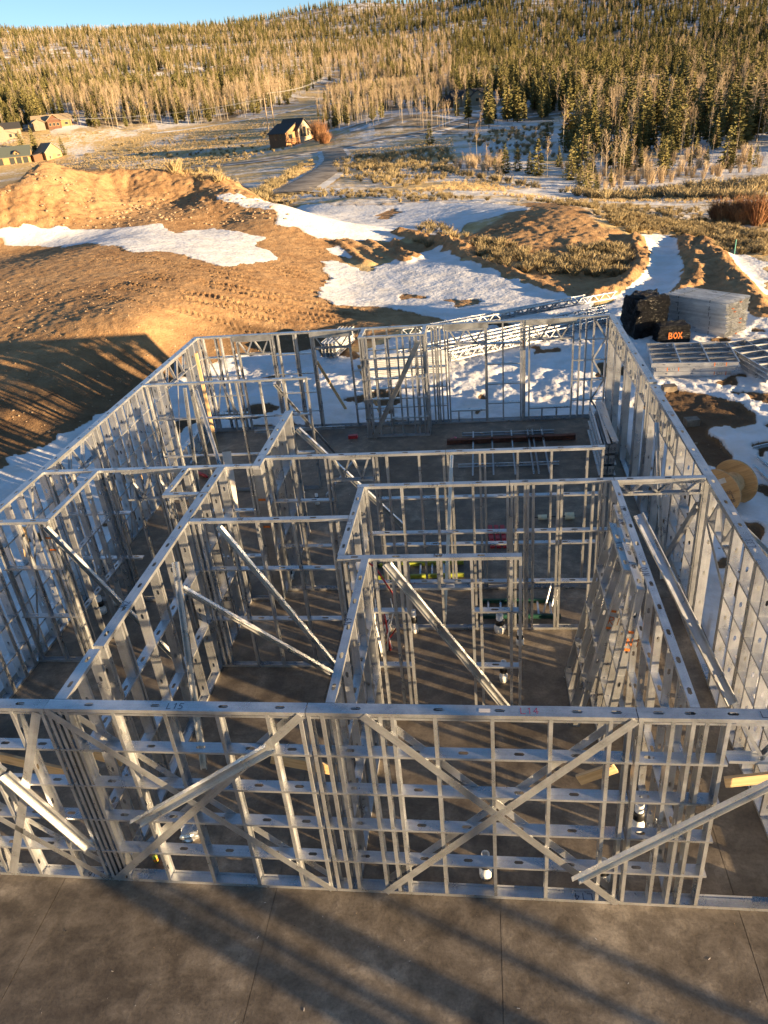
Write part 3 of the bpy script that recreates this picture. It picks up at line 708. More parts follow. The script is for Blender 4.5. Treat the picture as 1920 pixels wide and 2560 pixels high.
w.stud(1.22,z1=.42,holes=False,name='cripple_stud'); w.stud(1.62,z1=.42,holes=False,name='cripple_stud')
w.base(); w.cap(); w.track(.42,.98,2.08,name='sill',fl=.04,slots=()); w.header(.99,2.08,2.44,2.9,.27,plate=-1); w.rows(EXT,2.08,3.12,[2.1,2.57,3.1])
w=Wall('x',3.14,5.70,YF,D6,'far wall panel at right corner with zigzag straps beside a window',GW)
for k in (3.15,3.20,3.33,4.57,4.76,4.93,5.14,5.50,5.62): w.stud(k)
for k in (3.72,4.15): w.stud(k,z1=.41,holes=False,name='cripple_stud')
w.base(); w.cap(); w.track(.41,3.34,4.57,name='sill',fl=.04,slots=()); w.header(3.34,4.57,2.46,2.95,.28,plate=-1); w.rows(EXT,4.57,5.55,[4.57,4.93,5.14,5.5]); 
for k,(za,zb) in enumerate([(.02,.6),(.6,1.2),(1.2,1.83),(1.83,2.44),(2.44,3.0)]):
    w.strap(5.16 if k%2 else 5.5,za,5.5 if k%2 else 5.16,zb,v=-.01,w=.05,name='zigzag_strap')
mb=MB(); mb.box(w.u(3.16),-.004,2.3,w.u(3.19),-.003,2.5); mb.build('paint_mark',MAT['orange'],w.t)

# --- framed bay in front of the far wall
for (ax,a,b,v0,lab) in (('x',-1.50,.40,14.74,'front of the framed bay standing inside the far wall'),('y',14.85,15.62,-1.50,'left side of the framed bay by the far wall'),('y',14.85,15.62,.30,'right side of the framed bay by the far wall')):
    w=Wall(ax,a,b,v0,D4,lab,'panels of the framed bay')
    st=regular(a,b,.40 if ax=='x' else .3)
    if ax=='x': st=[-1.49,-1.42,-1.3,-1.1,-.75,-.42,-.05,.08,.25,.36]
    for k in st: w.stud(k,holes=False)
    w.base(); w.cap(); w.rows(EXT,a,b,st if ax=='x' else [a,b])

# --- left wall
for a,b,lab,hd in ((-.0+.155,4.3,'left wall panel nearest the front corner',None),(4.31,8.75,'left wall panel beside the small rooms with a header',(7.0,8.5)),(8.76,12.2,'left wall panel in the middle of the long side',None),(12.21,15.62,'left wall panel at the far corner with a window header',(12.6,14.6))):
    w=Wall('y',a,b,-6.70,D6,lab,GW); st=regular(a,b,.42)
    for k in st:
        if hd and hd[0]+.1<k<hd[1]-.1: continue
        w.stud(k)
        if int(k*100)%3==0 and k<b-.3: w.stud(k+.055)
    w.base(); w.cap(step=.5)
    if hd:
        w.header(hd[0],hd[1],2.45,pitch=.32); w.rows(EXT,a,hd[0],[a,hd[0]]); w.rows(EXT,hd[1],b,[hd[1],b]); w.stud(hd[0]+.01); w.stud(hd[1]-.05); w.rows([.61],hd[0],hd[1])
        for k in np.arange(hd[0]+.5,hd[1]-.2,.5): w.stud(k,z1=.61,holes=False,name='cripple_stud')
    else: w.rows(EXT,a,b,st)
    w.strap(a+.1,.05,a+1.6,3.0,v=-.01,w=.06)

# --- right wall
w=Wall('y',10.02,15.62,5.55,D6,'right wall panel of tall window posts at the far end',GW)
for k in (15.55,15.35,14.45,14.25,12.95,12.75,11.35,11.15,10.2,10.05):
    w.stud(k,holes=False); 
for k in (14.3,12.8,11.2): w.stud(k+.10,face=-1,holes=False); w.stud(k-.14,holes=False)
w.base(); w.cap(step=.9); w.header(10.2,15.5,2.44,pitch=.40,webw=.10)
for k in np.arange(10.4,15.4,.30): w.stud(k,z0=2.48,z1=3.02,holes=False,name='cripple_stud')
w=Wall('y',5.52,10.0,5.55,D6,'right wall panel with L33 on its top track beside the wooden reel',GW,top=H-.03)
for k in (9.95,9.8,8.95,8.85,7.98,7.38,7.30,6.72,6.12,5.62,5.56): w.stud(k)
w.base(); w.cap(step=.8); w.header(7.4,9.8,2.44,pitch=.38,webw=.10); w.rows(EXT,5.55,7.40,[5.56,6.12,6.72,7.3])
for k in np.arange(7.55,9.8,.30): w.stud(k,z0=2.48,z1=2.98,holes=False,name='cripple_stud')
w.text('L33',8.2,.09,v=.04)
w=Wall('y',2.95,5.51,5.55,D6,'right wall panel with a narrow window next to the cross header',GW,top=H-.015)
for k in (5.46,5.2,5.12,3.95,3.88,3.38,2.97): w.stud(k)
w.base(); w.cap(step=.7); w.header(3.95,5.12,2.44,pitch=.36,webw=.10); w.rows(EXT,2.95,3.9,[2.97,3.38,3.88]); w.strap(5.1,2.43,3.95,1.9,v=D6+.004,w=.1)
for k in (4.3,4.7): w.stud(k,z0=2.48,z1=3.0,holes=False,name='cripple_stud')
w.text('L33',3.3,.09,v=.04)
mb=MB(); mb.box(w.u(4.2),.03,w.top+.0015,w.u(4.27),.09,w.top+.0025); mb.build('paper_label',MAT['sticker'],w.t)
w=Wall('y',.16,2.94,5.55,D6,'right wall panel nearest the front doorway',GW)
st=[.17,.55,.95,1.35,1.75,2.15,2.55,2.89]
for k in st: w.stud(k)
w.base(); w.cap(); w.rows(EXT,.16,2.94,st)

# --- interior partitions
IG='interior partition panels'
def part(axis,a,b,v0,lab,studs,rows=INT,d=D4,cap=.61,first=.25,skip=()):
    w=Wall(axis,a,b,v0,d,lab,IG)
    for k in studs: w.stud(k)
    w.base(); w.cap(step=cap,first=first)
    segs=[(a,b)] if not skip else skip
    for (p,q) in segs: w.rows(rows,p,q,[p]+[k for k in studs if p<k<q]+[q])
    return w
part('x',-6.54,-2.34,6.38,'partition running from the left wall to the built-up corner column',[-6.5,-6.0,-5.42,-5.3,-4.8,-4.3,-4.24,-3.72,-3.6,-3.05,-2.9,-2.45,-2.38],skip=[(-6.54,-5.0),(-3.6,-2.34)]).header(-4.95,-3.75,2.4)
part('y',4.52,6.37,-5.5,'short partition between the two narrow left rooms',[4.53,4.6,5.0,5.5,5.9,6.3])
w=part('x',-6.54,-5.39,4.40,'short partition meeting the left wall with orange paint marks on its end stud',[-6.5,-6.0,-5.6,-5.48,-5.42])
mb=MB(); [mb.box(w.u(-5.52),-.004,z,w.u(-5.40),-.003,z+.035) for z in (2.50,2.74)]; mb.build('paint_mark',MAT['orange'],w.t)
w=part('y',1.12,5.33,-3.0,'long partition marked N2 down the left side of the house',[1.13,1.18,1.6,1.68,2.3,2.9,2.96,3.5,4.1,4.3,4.36,4.9,5.28],d=.148,cap=.55); w.text('N2',1.95,.10,v=.05)
part('y',.16,1.06,-3.02,'short end piece of the N2 partition at the front wall',[.17,.22,.6,.98],d=.148,cap=.45)
w=part('y',5.35,6.37,-3.0,'short partition at the far end of the N2 line',[5.36,5.8,6.3],d=.148,cap=.4)
part('y',5.38,6.37,-3.68,'left side of the small framed chase',[5.39,5.45,5.9,6.3])
w=part('x',-3.68,-3.01,5.27,'front of the small framed chase marked N5',[-3.67,-3.6,-3.06],cap=.4); w.text('N5',-3.2,.07,v=.02,flip=True)
part('x',-2.84,-.18,4.30,'partition across the middle of the left rooms with a long steel brace',[-2.8,-2.7,-2.19,-1.72,-1.11,-.5,-.39],d=D4)
w=part('y',6.38,9.20,-2.33,'partition with the built-up column and orange paint marks',[6.39,6.46,6.53,6.6,7.1,7.16,7.7,7.76,8.3,8.36,8.9,9.0,9.1],d=.16,cap=.5)
mb=MB(); mb.box(.003,-.004,0,.157,-.003,3.0); pl=mb.build('column_plate',MAT['galv_dull'],w.t); pl.matrix_basis=basis(Vector((-.004,0,0)),VV,-UV_)
mb=MB(); [mb.box(-.012,.01,z,-.010,.15,z+.05) for z in (1.74,2.34)]; mb.build('paint_mark',MAT['orange'],w.t)
w=part('x',-2.16,1.28,6.72,'partition with a narrow lattice door header behind the middle rooms',[-2.14,-1.65,-1.02,-.94,-.10,-.04,.15,.76,1.22],skip=[(-2.15,-.95),(-.08,1.28)]); w.header(-.90,-.12,2.53,pitch=.2); w.text('L7-1',-.4,.07,v=.02,flip=True)
w=part('x',1.29,4.15,6.72,'partition ending free near the stacked steel by the right wall',[1.30,1.36,1.89,1.98,2.58,3.19,3.83,4.10]); w.text('L73',2.7,.07,v=.02)
w=part('x',-.19,2.40,5.40,'partition marked L81 across the bathroom end',[-.17,-.06,.55,1.16,1.77,2.35]); w.text('L81',1.2,.08,v=.02,flip=True)
w=part('x',2.41,4.10,5.40,'partition with clustered studs left of the cross header',[2.42,2.48,2.64,2.69,2.78,3.19,3.25,3.76,3.87,3.95,4.05])
w=Wall('x',4.11,5.54,5.40,D4,'lattice header spanning from the partition to the right wall',IG); w.cap(step=.6); w.header(4.12,5.53,2.78,pitch=.235); w.stud(5.48,z0=2.78,holes=False)
w=part('y',3.21,5.39,-.17,'partition marked L30 on the left of the bathroom',[3.22,3.28,3.34,3.9,4.5,4.8,5.2,5.33],cap=.5); w.text('L30',4.1,.08,v=.03)
w=part('x',-.16,2.49,3.10,'bathroom partition marked N9 with a low door header',[-.15,-.08,.36,.61,.72,.80,1.76,1.88,2.32,2.45],skip=[(-.16,.84),(1.76,2.49)]); w.text('N9',1.25,.09,v=.02)
w.track(2.52,.84,1.76,name='door_header',fl=.04,up=True,slots=()); w.stud(1.28,z0=2.54,holes=False,name='cripple_stud')
w=part('y',.16,3.09,.20,'partition marked N9 running from the front wall to the bathroom',[.17,.23,.5,.56,1.1,1.7,2.3,2.36,2.9,3.04],cap=.55); w.text('N9',1.55,.10,v=.03)
mb=MB(); mb.box(w.u(.9),D4+.001,1.3,w.u(.95),D4+.003,1.36); mb.build('paint_mark',MAT['orange'],w.t)
w=part('y',.16,5.39,4.055,'long partition marked N10 on the right with frames leaning on it',[.17,.6,.66,1.2,1.8,1.86,2.4,3.0,3.6,4.2,4.8,5.33],d=.095,cap=.5); w.text('N10',2.6,.09,v=.03,mat='marker'); w.text('N3',4.4,.08,v=.03)
part('x',-6.54,-2.31,11.40,'low-studded partition projecting from the left wall at the far end',[-6.5,-6.0,-5.35,-5.3,-4.15,-3.54,-2.94,-2.35])

# --- frames leaning on the right partition
def leaning(x0,x1,y0,y1,lab,txt):
    base=Vector((x0,0,0.0)); lean=math.atan2(x1-x0,2.95)
    w=Wall('y',y0,y1,x0,D4,lab,'wall frames leaning on the right partition',top=2.98)
    w.t.rotation_mode='XYZ'
    st=regular(y0,y1,.40)
    for k in st: w.stud(k)
    w.stud(y0+.06); w.base(); w.cap(step=.35,first=.2); w.rows([2.2,1.5,.75],y0,y1,st)
    w.text(txt,y0+.55,.09,v=.02)
    mb=MB(); [mb.box(-.004,.02,z,-.003,.09,z+.04) for z in (1.95,2.25)]; mb.build('paint_mark',MAT['orange'],w.t)
    lettering(txt,.13,'orange',w.t,basis(Vector((-.004,.08,2.04)),-VV,ZV))
    w.t.matrix_basis=Matrix.Translation((x0+D4,y0,0))@Matrix.Rotation(lean,4,'Y')@Matrix.Rotation(math.pi/2,4,'Z')
    return w
leaning(3.28,3.86,2.95,4.25,'wall frame marked RIN leaning outermost against the right partition','RIN')
leaning(3.62,3.94,2.44,4.05,'wall frame marked N1 leaning between the right partition and another frame','N1')
leaning(3.78,3.99,3.6,4.75,'short wall frame tucked behind the other leaning frames','N3')

# ------------------------------------------------------------------ temporary steel braces
def brace(p,q,side,label,w=.152,fl=.05,lip=.014,name='steel_brace',mat='galv'):
    p,q=Vector(p),Vector(q); L=(q-p).length
    o=add(name,section(round(L,3),w,fl,lip,(),mat),None,basis(p,q-p,side)); o.data=o.data.copy()
    return tag(o,label,'brace','loose diagonal steel braces')
brace((-3.98,-.03,1.97),(-3.23,-.05,.67),(.75,.2,.45),'sunlit steel brace at the left end of the front wall',mat='galv_dull')
brace((-5.0,-.03,3.3),(-3.99,-.03,1.99),(.75,.2,.45),'upper length of the sunlit brace at the left end of the front wall',mat='galv_dull')
brace((-.49,-.075,2.68),(-2.43,-.095,1.34),(.45,.2,-.75),'shaded steel brace slanting across the L15 front panel')
brace((3.0,-.05,.50),(5.2,-.05,2.46),(-.5,-.2,.7),'long steel brace slanting up to the right across the front wall',w=.14)
brace((-2.33,4.22,3.02),(-.70,4.22,.06),(.8,-.35,.4),'bright steel brace slanting down the middle left partition',w=.12)
brace((-2.78,3.33,2.44),(-.80,4.1,.05),(.4,-.3,.8),'steel brace from the N2 partition down to the floor',w=.12)
brace((-2.72,3.2,3.0),(-2.45,1.9,.03),(.9,.1,.1),'upright loose steel stud leaning on the N2 partition',w=.10)
brace((-5.43,4.34,3.0),(-3.7,4.34,.05),(.6,-.3,.5),'dark steel brace in the narrow left room',w=.15,mat='galv_dull')
brace((.52,3.05,3.0),(2.33,3.05,.06),(.8,-.2,.5),'wide steel brace slanting behind the N9 bathroom partition',w=.15)
brace((-2.1,9.0,2.7),(.03,9.25,.03),(.5,-.3,.6),'steel brace from the built-up column down to the middle floor',w=.15)
brace((.17,14.70,2.93),(-1.35,14.70,.03),(.9,-.1,.4),'grey steel brace slanting across the framed bay',w=.14,mat='galv_dull')
brace((5.50,5.57,2.42),(5.50,7.37,.04),(0,.8,.5),'dark steel brace slanting down the right wall',w=.12,mat='galv_dull')
brace((4.22,4.35,2.98),(5.38,2.6,.80),(.75,.6,.55),'long lit steel brace between the right partition and the right wall',w=.16)
brace((1.37,6.66,3.05),(1.14,5.6,.02),(1,0,0),'bright loose stud standing against the back partition',w=.06,fl=.03)
brace((2.39,5.3,2.5),(2.36,5.2,.02),(1,0,0),'short loose stud standing beside the clustered studs',w=.06,fl=.03)
brace((-2.55,4.9,2.7),(-3.3,6.9,.05),(.5,.5,.3),'dark steel brace beyond the N2 partition',w=.12,mat='galv_dull')
brace((-5.45,11.3,3.0),(-5.5,10.8,.03),(1,0,0),'pale loose stud standing against the low-studded partition',w=.08)
brace((-3.1,11.2,3.0),(-2.35,13.6,.03),(.8,.2,.2),'thin steel brace behind the partition at the far left',w=.07,fl=.03)
brace((-5.2,11.35,2.9),(-4.25,9.9,.03),(.8,.2,.2),'steel brace in front of the low-studded partition',w=.09)
brace((5.30,8.2,2.9),(5.42,7.0,.03),(1,0,0),'pale upright brace in front of the right wall',w=.08)
brace((-.14,4.9,3.0),(-.02,4.3,.03),(1,0,0),'short bright stud leaning inside the bathroom corner',w=.06)
# ------------------------------------------------------------------ things lying about the site
def frame_on_ground(label,corner,u,w,dpt,z,n,m,group,grid=True,mark=None,th=.152):
    """one framed panel lying flat: corner, long axis u, n bays by m rows"""
    t=thing('steel_panel_frame',label,'panel',(corner[0],corner[1],z),math.atan2(u[1],u[0]),group); t['kind']='thing'
    for y,d in ((0,1),(dpt,-1)):
        add('track',section(w,th,.045,0,tuple(np.arange(.4,w-.2,.8)),sl=.09),t,basis(Vector((0 if d>0 else w,y,0)),(d,0,0),(0,0,1)))
    for k in range(n+1):
        x=w*k/n; x=min(max(x,.004),w-.004)
        add('stud',section(dpt-.01,th-.006,.041,.011,(.5,1.1)),t,basis(Vector((x,.005,.003)),(0,1,0),(0,0,1)))
    for j in range(1,m):
        y=dpt*j/m
        add('blocking',section(w-.02,th-.01,.035,0,tuple(np.arange(.3,w-.2,w/n)),sl=.09),t,basis(Vector((.01,y,.004)),(1,0,0),(0,0,1)))
    if mark:
        for x,txt in mark:
            mb=MB(); mb.box(x,-.004,.01,x+.025,-.002,th-.01); mb.box(x+.36,-.004,.01,x+.385,-.002,th-.01); mb.build('paint_mark',MAT['orange'],t)
            lettering(txt,.08,'marker',t,basis(Vector((x+.09,-.004,.035)),(1,0,0),(0,0,1)))
    return t
P=[atz(1629,906,.42),atz(1848,903,.42),atz(1779,854,.42),atz(1585,859,.42)]
u=(P[1]-P[0])[:2]; wd=float(np.hypot(*u)); u=u/wd; v=np.array([-u[1],u[0]]); dp=float(((P[2]+P[3]-P[0]-P[1])[:2]/2)@v)
for k,(lab,off) in enumerate((('bottom steel frame of the stack by the right wall corner',.10),('middle steel frame of the stack by the right wall corner',.16),('top steel frame of the stack by the right wall corner',0))):
    c=P[0][:2]+u*off*(1 if k<2 else 0)
    frame_on_ground(lab,c,u,wd-(.3 if k==0 else .12 if k==1 else 0),dp,-.06+k*.157,3,4,'frames stacked flat by the right wall',mark=[[(1.9,'L15')],[(.35,'L17')],[(wd-.75,'L125')]][k] if k<3 else None)
Q=[atz(1898,906,.40),atz(1804,851,.40)]
u2=(Q[0]-Q[1])[:2]; l2=float(np.hypot(*u2)); u2=u2/l2
for k,lab in enumerate(('bottom frame of the stack at the right edge of the picture','second frame of the stack at the right edge of the picture','top frame of the stack at the right edge of the picture')):
    frame_on_ground(lab,Q[1][:2]+u2*(.12 if k==1 else 0),u2,l2+.6,2.6,-.12+k*.157,5,3,'frames stacked flat at the right edge')
# long lattice trusses beyond the far wall
def truss(label,p,q,hh=.34,dd=.10):
    p=Vector(p); q=Vector(q); L=(q-p).length; t=thing('steel_truss',label,'truss',p,math.atan2(q.y-p.y,q.x-p.x),'long trusses beyond the far wall'); t['kind']='thing'
    add('chord',section(round(L,3),dd,.04,0,()),t,basis(Vector((0,0,0)),(1,0,0),(0,1,0))); add('chord',section(round(L,3),dd,.04,0,()),t,basis(Vector((0,dd,hh)),(1,0,0),(0,-1,0)))
    mb=MB(); mb.box(0,0,.002,.004,dd,hh-.002); mb.build('end_plate',MAT['galv_dull'],t)
    n=int(L/.30); 
    for i in range(n):
        a=Vector((.02+i*L/n,.02,.01 if i%2 else hh-.01)); b=Vector((.02+(i+1)*L/n-.04,.02,hh-.01 if i%2 else .01)); add('web',section(round((b-a).length,2),.06,.03,0,()),t,basis(a,b-a,(0,1,0)))
d=Vector((.86,.51,0)).normalized(); nn=Vector((-d.y,d.x,0)); o0=Vector((.80,22.0,-.05))
tl=['frontmost truss of the long lattice stack beyond the far wall','second truss of the long lattice stack beyond the far wall','third truss of the long lattice stack beyond the far wall','fourth truss of the long lattice stack beyond the far wall','rear truss of the long lattice stack beyond the far wall']
for k in range(5): truss(tl[k],o0+nn*k*.33+d*(.0 if k<2 else -.4*k),o0+nn*k*.33+d*(7.6+.2*k),.32+.03*k)
for k,(a,b) in enumerate((((-1.3,24.6,.28),(5.5,27.8,.30)),((-.6,24.9,.30),(6.6,28.6,.34)),((.4,24.9,.33),(8.0,28.8,.4)))):
    truss(['low truss laid over the rear of the lattice stack','middle truss laid over the rear of the lattice stack','far truss laid over the rear of the lattice stack'][k],a,b,.30)
def bundle(name,label,corner,ang,L,nw,nh,w=.152,hgt=.045,z=0,ends=None,jit=.04,cat='bundle',bands=True):
    """strapped stack of channels: nh layers, nw wide"""
    t=thing(name,label,cat,(corner[0],corner[1],z),ang); t['kind']='thing'; r=random.Random(int(L*100)+nh)
    for j in range(nh):
        jy=r.uniform(-.018,.012)
        for i in range(nw):
            dx=r.uniform(-jit,jit); l=L+r.uniform(-jit,jit)
            add('channel',section(round(l,2),w-.006,hgt-.016,0,(),'galv_new'),t, basis(Vector((dx,i*w+.003+(jy if i==0 else 0),j*hgt+.002)),(1,0,0),(0,1,0)))
    # side skins of the outermost channels are their own flanges; straps round the stack
    if bands:
        for x in (L*.25,L*.74):
            m=MB(); e=.004; W=nw*w; Hh=nh*hgt+.004
            m.box(x,-e-.003,-.002,x+.02,-.003,Hh); m.box(x,W+.003,-.002,x+.02,W+.003+e,Hh); m.box(x,-e-.003,Hh,x+.02,W+e+.003,Hh+e); m.build('steel_band',MAT['black_rubber'],t)
    if ends:
        for j in range(nh):
            if r.random()<.4:
                m=MB(); i=r.randrange(nw); m.box(L-.03,i*w+.01,j*hgt+.004,L+.055,i*w+w*.7,j*hgt+.012); m.build('paint_mark',MAT['orange'],t)
    return t
c=atz(1655,820,-.15); e=atz(1805,848,-.15); ang=math.atan2(e[1]-c[1],e[0]-c[0]); L=float(np.hypot(e[0]-c[0],e[1]-c[1]))
for lab,zz,n,dx in (('lower strapped bundle of long steel channels on the right',-.08,9,0),('upper strapped bundle of long steel channels on the right',.62,8,-.08)):
    bundle('channel_bundle',lab,c[:2]+np.array([math.cos(ang),math.sin(ang)])*dx,ang,L+.1,9,n,.165,.076,zz,True,cat='bundle')
c2=c[:2]+np.array([-math.sin(ang),math.cos(ang)])*.0; 
c=atz(925,945,-.1); bundle('channel_bundle','pale strapped bundle of channels seen through the framed bay',(c[0],c[1]),rad(4),2.9,5,9,.152,.07,-.08,True)
c=atz(860,905,-.1); bundle('channel_bundle','bundle with painted ends left of the framed bay',(c[0]-.4,c[1]+.6),rad(80),2.4,4,9,.152,.07,-.08,True)
# black-wrapped pallet and box
def lump(name,label,cat,pos,sx,sy,sz,ang,mat,seed,rough=.16,n=14):
    bm=bmesh.new(); bmesh.ops.create_cube(bm,size=1); bmesh.ops.subdivide_edges(bm,edges=bm.edges[:],cuts=n,use_grid_fill=True)
    for v in bm.verts:
        k=float(fbm(np.array([v.co.x*2.2+seed]),np.array([v.co.y*2.2+v.co.z*1.7]),seed,3,.6)[0]); k2=float(fbm(np.array([v.co.x*6+v.co.z*5+seed]),np.array([v.co.y*6]),seed+5,2)[0])
        k3=abs(float(fbm(np.array([v.co.x*4+v.co.y*5]),np.array([v.co.z*9+seed]),seed+9,3)[0])); s=1-.16*max(0,v.co.z+.1); v.co.x*=s; v.co.y*=s; v.co+=v.co.normalized()*(rough*k+.05*k2-.10*k3); v.co=Vector((v.co.x*sx,v.co.y*sy,(v.co.z+.5)*sz))
    me=bpy.data.meshes.new(name); bm.to_mesh(me); bm.free(); me.materials.append(MAT[mat]); me.polygons.foreach_set('use_smooth',[False]*len(me.polygons))
    o=add(name,me,None,None,tuple(pos),(0,0,ang)); return tag(o,label,cat)
m,t,b=newmat('black_plastic_wrap'); b.inputs['Base Color'].default_value=(.012,.012,.013,1); b.inputs['Roughness'].default_value=.22
nn_=noise(t,mapping(t,coords(t),(3,3,9)),2.2,5,.6,1.2); bump(t,b,nn_.outputs[0],1.0,.3); MAT['wrap']=m
c=atz(1612,842,-.12); lump('wrapped_pallet','tall pallet wrapped in glossy black plastic beside the channel bundles','pallet',(c[0],c[1]+.4,-.14),1.35,1.2,1.55,.3,'wrap',3,.2,22)
c=atz(1690,858,-.12); o=lump('wrapped_box','low black-wrapped box with BOX sprayed in orange','box',(c[0]-.15,c[1]+.3,-.14),1.2,.8,.72,.05,'wrap',8,.05)
lettering('BOX',.22,'orange',o,basis(Vector((-.18,-.425,.24)),(1,0,0),(0,.12,1)),.16)
# wooden cable reel
def reel():
    t=thing('cable_reel','large wooden cable reel lying tilted in the snow outside the right wall','cable reel',(0,0,0)); t['kind']='thing'
    R,r,wd=.54,.25,.70
    for z0 in (0,wd):
        fl=bpy.data.objects.new('flange',None); link(fl,t); fl.location=(0,0,z0)
        n=11; w=2*R/n
        for k in range(n):
            y0=-R+k*w+.002; y1=y0+w-.004; mb=MB(); seg=6; v=[]
            xa=[math.sqrt(max(0,R*R-yy*yy)) for yy in np.linspace(y0,y1,seg)]; ys_=np.linspace(y0,y1,seg)
            ring=[(x,yy) for x,yy in zip(xa,ys_)]+[(-x,yy) for x,yy in zip(xa[::-1],ys_[::-1])]
            m_=len(ring); v=[(x,yy,0) for x,yy in ring]+[(x,yy,.045) for x,yy in ring]
            mb.poly(v,[tuple(reversed(range(m_))),tuple(range(m_,2*m_))]+[(i,(i+1)%m_,(i+1)%m_+m_,i+m_) for i in range(m_)]); mb.build('plank',MAT['reelwood'],fl)
    mb=MB(); 
    for k in range(22):
        a=2*math.pi*k/22; T=Matrix.Rotation(a,4,'Z'); mb.box(r-.02,-.040,.045,r,.040,wd,T=T)
    mb.build('drum',MAT['lumber'],t)
    mb=MB(); mb.lathe([(.085,wd+.0455),(.085,wd+.05),(.045,wd+.05),(.045,wd+.0455)],20); mb.build('hub',MAT['black_rubber'],t)
    mb=MB(); mb.box(.15,.15,wd+.046,.32,.27,wd+.0475); mb.build('paper_label',MAT['sticker'],t)
    for j in range(4): lettering(['8000','16 2','1850','60'][j],.07,'marker',t,basis(Vector((.12,-.12-.1*j,wd+.0472)),(1,0,0),(0,1,0)),.16)
    return t
rl=reel(); q=atz(1839,1204,.36)
ax=Vector((-.72,-.69,.0)).normalized()
rl.matrix_basis=basis(Vector((q[0],q[1],.37)),Vector((0,0,1)).cross(ax),Vector((0,0,1)),ax)@Matrix.Rotation(rad(35),4,'Z')
brace((5.76,6.6,2.3),(8.2,5.4,-.05),(.3,1,.2),'grey steel brace running from the right wall out over the snow',w=.17,mat='galv_dull')
for px,py,s in ((1672,978,.42),(1728,1062,.38),(1860,1222,.5)):
    q=gnd(px,py); mb=MB(); mb.box(-s/2,-.15,-.05,s/2,.15,.20); o=mb.build('concrete_block',MAT['concrete'],None,loc=tuple(q),rot=(0,0,.3*s)); tag(o,{1672:'concrete block by the dirt patch near the stacked frames',1728:'concrete block on the dirt beside the right wall',1860:'concrete block in the snow by the cable reel'}[px],'block')
# studs lying in the snow at right edge
for k,(a,b) in enumerate((((1880,1130),(1925,1120)),((1890,1150),(1930,1185)),((1885,1175),(1925,1215)))):
    p=gnd(*a); q=gnd(*b); brace((p[0],p[1],p[2]+.08),(q[0]+1.5*(q[0]-p[0]),q[1]+1.5*(q[1]-p[1]),q[2]+.08),(0,0,1),['loose stud in the snow just right of the reel','second loose stud in the snow right of the reel','lowest loose stud in the snow right of the reel'][k],w=.09)
# headers stacked on edge inside the right wall
for k in range(3):
    for j in range(2):
        t=thing('header_stack_piece',['lower','middle','upper'][k]+' '+['inner','outer'][j]+' steel header stacked on the floor by the right wall','header',(4.93+j*.17,11.75,.005+k*.30),rad(90)-.03,'headers stacked inside the right wall'); t['kind']='thing'
        L=3.0-.05*k
        add('channel',section(L,.285,.05,.012,(.3,2.6)),t,basis(Vector((0,-.155,0)),(1,0,0),(0,0,1),None)); add('channel',section(L,.285,.05,.012,(.3,2.6)),t,basis(Vector((L,0,0)),(-1,0,0),(0,0,1)))
        mb=MB(); mb.box(-.01,-.15,.02,-.004,-.005,.26); mb.build('end_plate',MAT['galv'],t)
        lettering('88',.1,'marker',t,basis(Vector((-.011,-.03,.08)),(0,-1,0),(0,0,1)))
truss('short lattice header lying behind the stacked headers by the right wall',(5.34,11.8,.62),(5.30,14.6,.62),.3,.16)
# ladder-like frame flat on the floor
t=thing('steel_panel_frame','open ladder-like steel frame lying flat on the far floor','panel',(1.30,12.50,.005),0); t['kind']='thing'
for y,x0,x1 in ((2.14,.05,2.72),(0,-.02,2.66)): add('track',section(x1-x0,.092,.035,0,(.6,1.3,2.0)),t,basis(Vector((x0,y,.0)),(1,0,0),(0,0,1)))
for x in (.38,.92,1.48,1.95,2.08,2.35): add('stud',section(2.95,.041,.08,0,()),t,basis(Vector((x+.02,-.75,.095)),(0,1,0),(-1,0,0)))
t=thing('rusty_beam','rusty brown steel beam lying on the far floor','beam',(.92,14.06,.01),.022); t['kind']='thing'
mb=MB(); mb.box(0,-.07,0,3.65,.07,.015); mb.box(0,-.006,.0152,3.65,.006,.12); mb.box(0,-.07,.1202,3.65,.07,.135); mb.build('beam',MAT['rust'],t)
# plumbing stub-ups
def stub(label,x,y,h,r=.055,cap='black',n=1):
    r*=.78
    t=thing('pipe_stub',label,'pipe',(x,y,.0),0,'plumbing stub-ups in the slab'); t['kind']='thing'
    mb=MB(); mb.lathe([(r,0),(r,h),(r*.8,h),(r*.8,h-.05),(0,h-.05)],14); mb.build('pipe',MAT['pvc'],t,True)
    mb=MB(); mb.lathe([(r*1.02,h*.45),(r*1.35,h*.46),(r*1.35,h*.72),(r*1.02,h*.73)],14); mb.build('coupling',MAT['black_rubber' if cap=='black' else 'pvc'],t,True)
    mb=MB(); mb.lathe([(r*1.0,.002),(r*1.55,.003),(r*1.55,.12),(r*1.02,.14)],14); mb.build('collar',MAT['pvc'],t,True)
    return t
for x,y,h,lab,r in ((-5.97,5.97,.42,'white pipe stub in the narrow left room',.07),(-5.80,6.25,.38,'pipe stub with dark band behind another in the left room',.05),(-2.26,10.56,.30,'small pipe stub alone on the far middle floor',.05),(.62,5.34,.5,'white tapered pipe stub below the bathroom partition',.055),(.10,5.36,.4,'pipe stub with black collar beside the red tubing',.05),(2.21,5.36,.38,'wide white pipe stub at the bathroom doorway',.085),(2.56,4.98,.30,'pipe stub in the striped sunlight',.06),(2.24,4.01,.42,'dark-banded pipe stub in front of the striped sunlight',.06),(3.92,1.1,.5,'tall white and black pipe stub behind the right front panel',.075),(1.90,.32,.42,'pipe stub behind the L14 front panel',.07),(3.36,.36,.3,'pipe stub at the foot of the front strap cross',.09),(-2.19,7.16,.3,'thin white pipe stub by the built-up column',.04)):
    stub(lab,x,y,h,r)
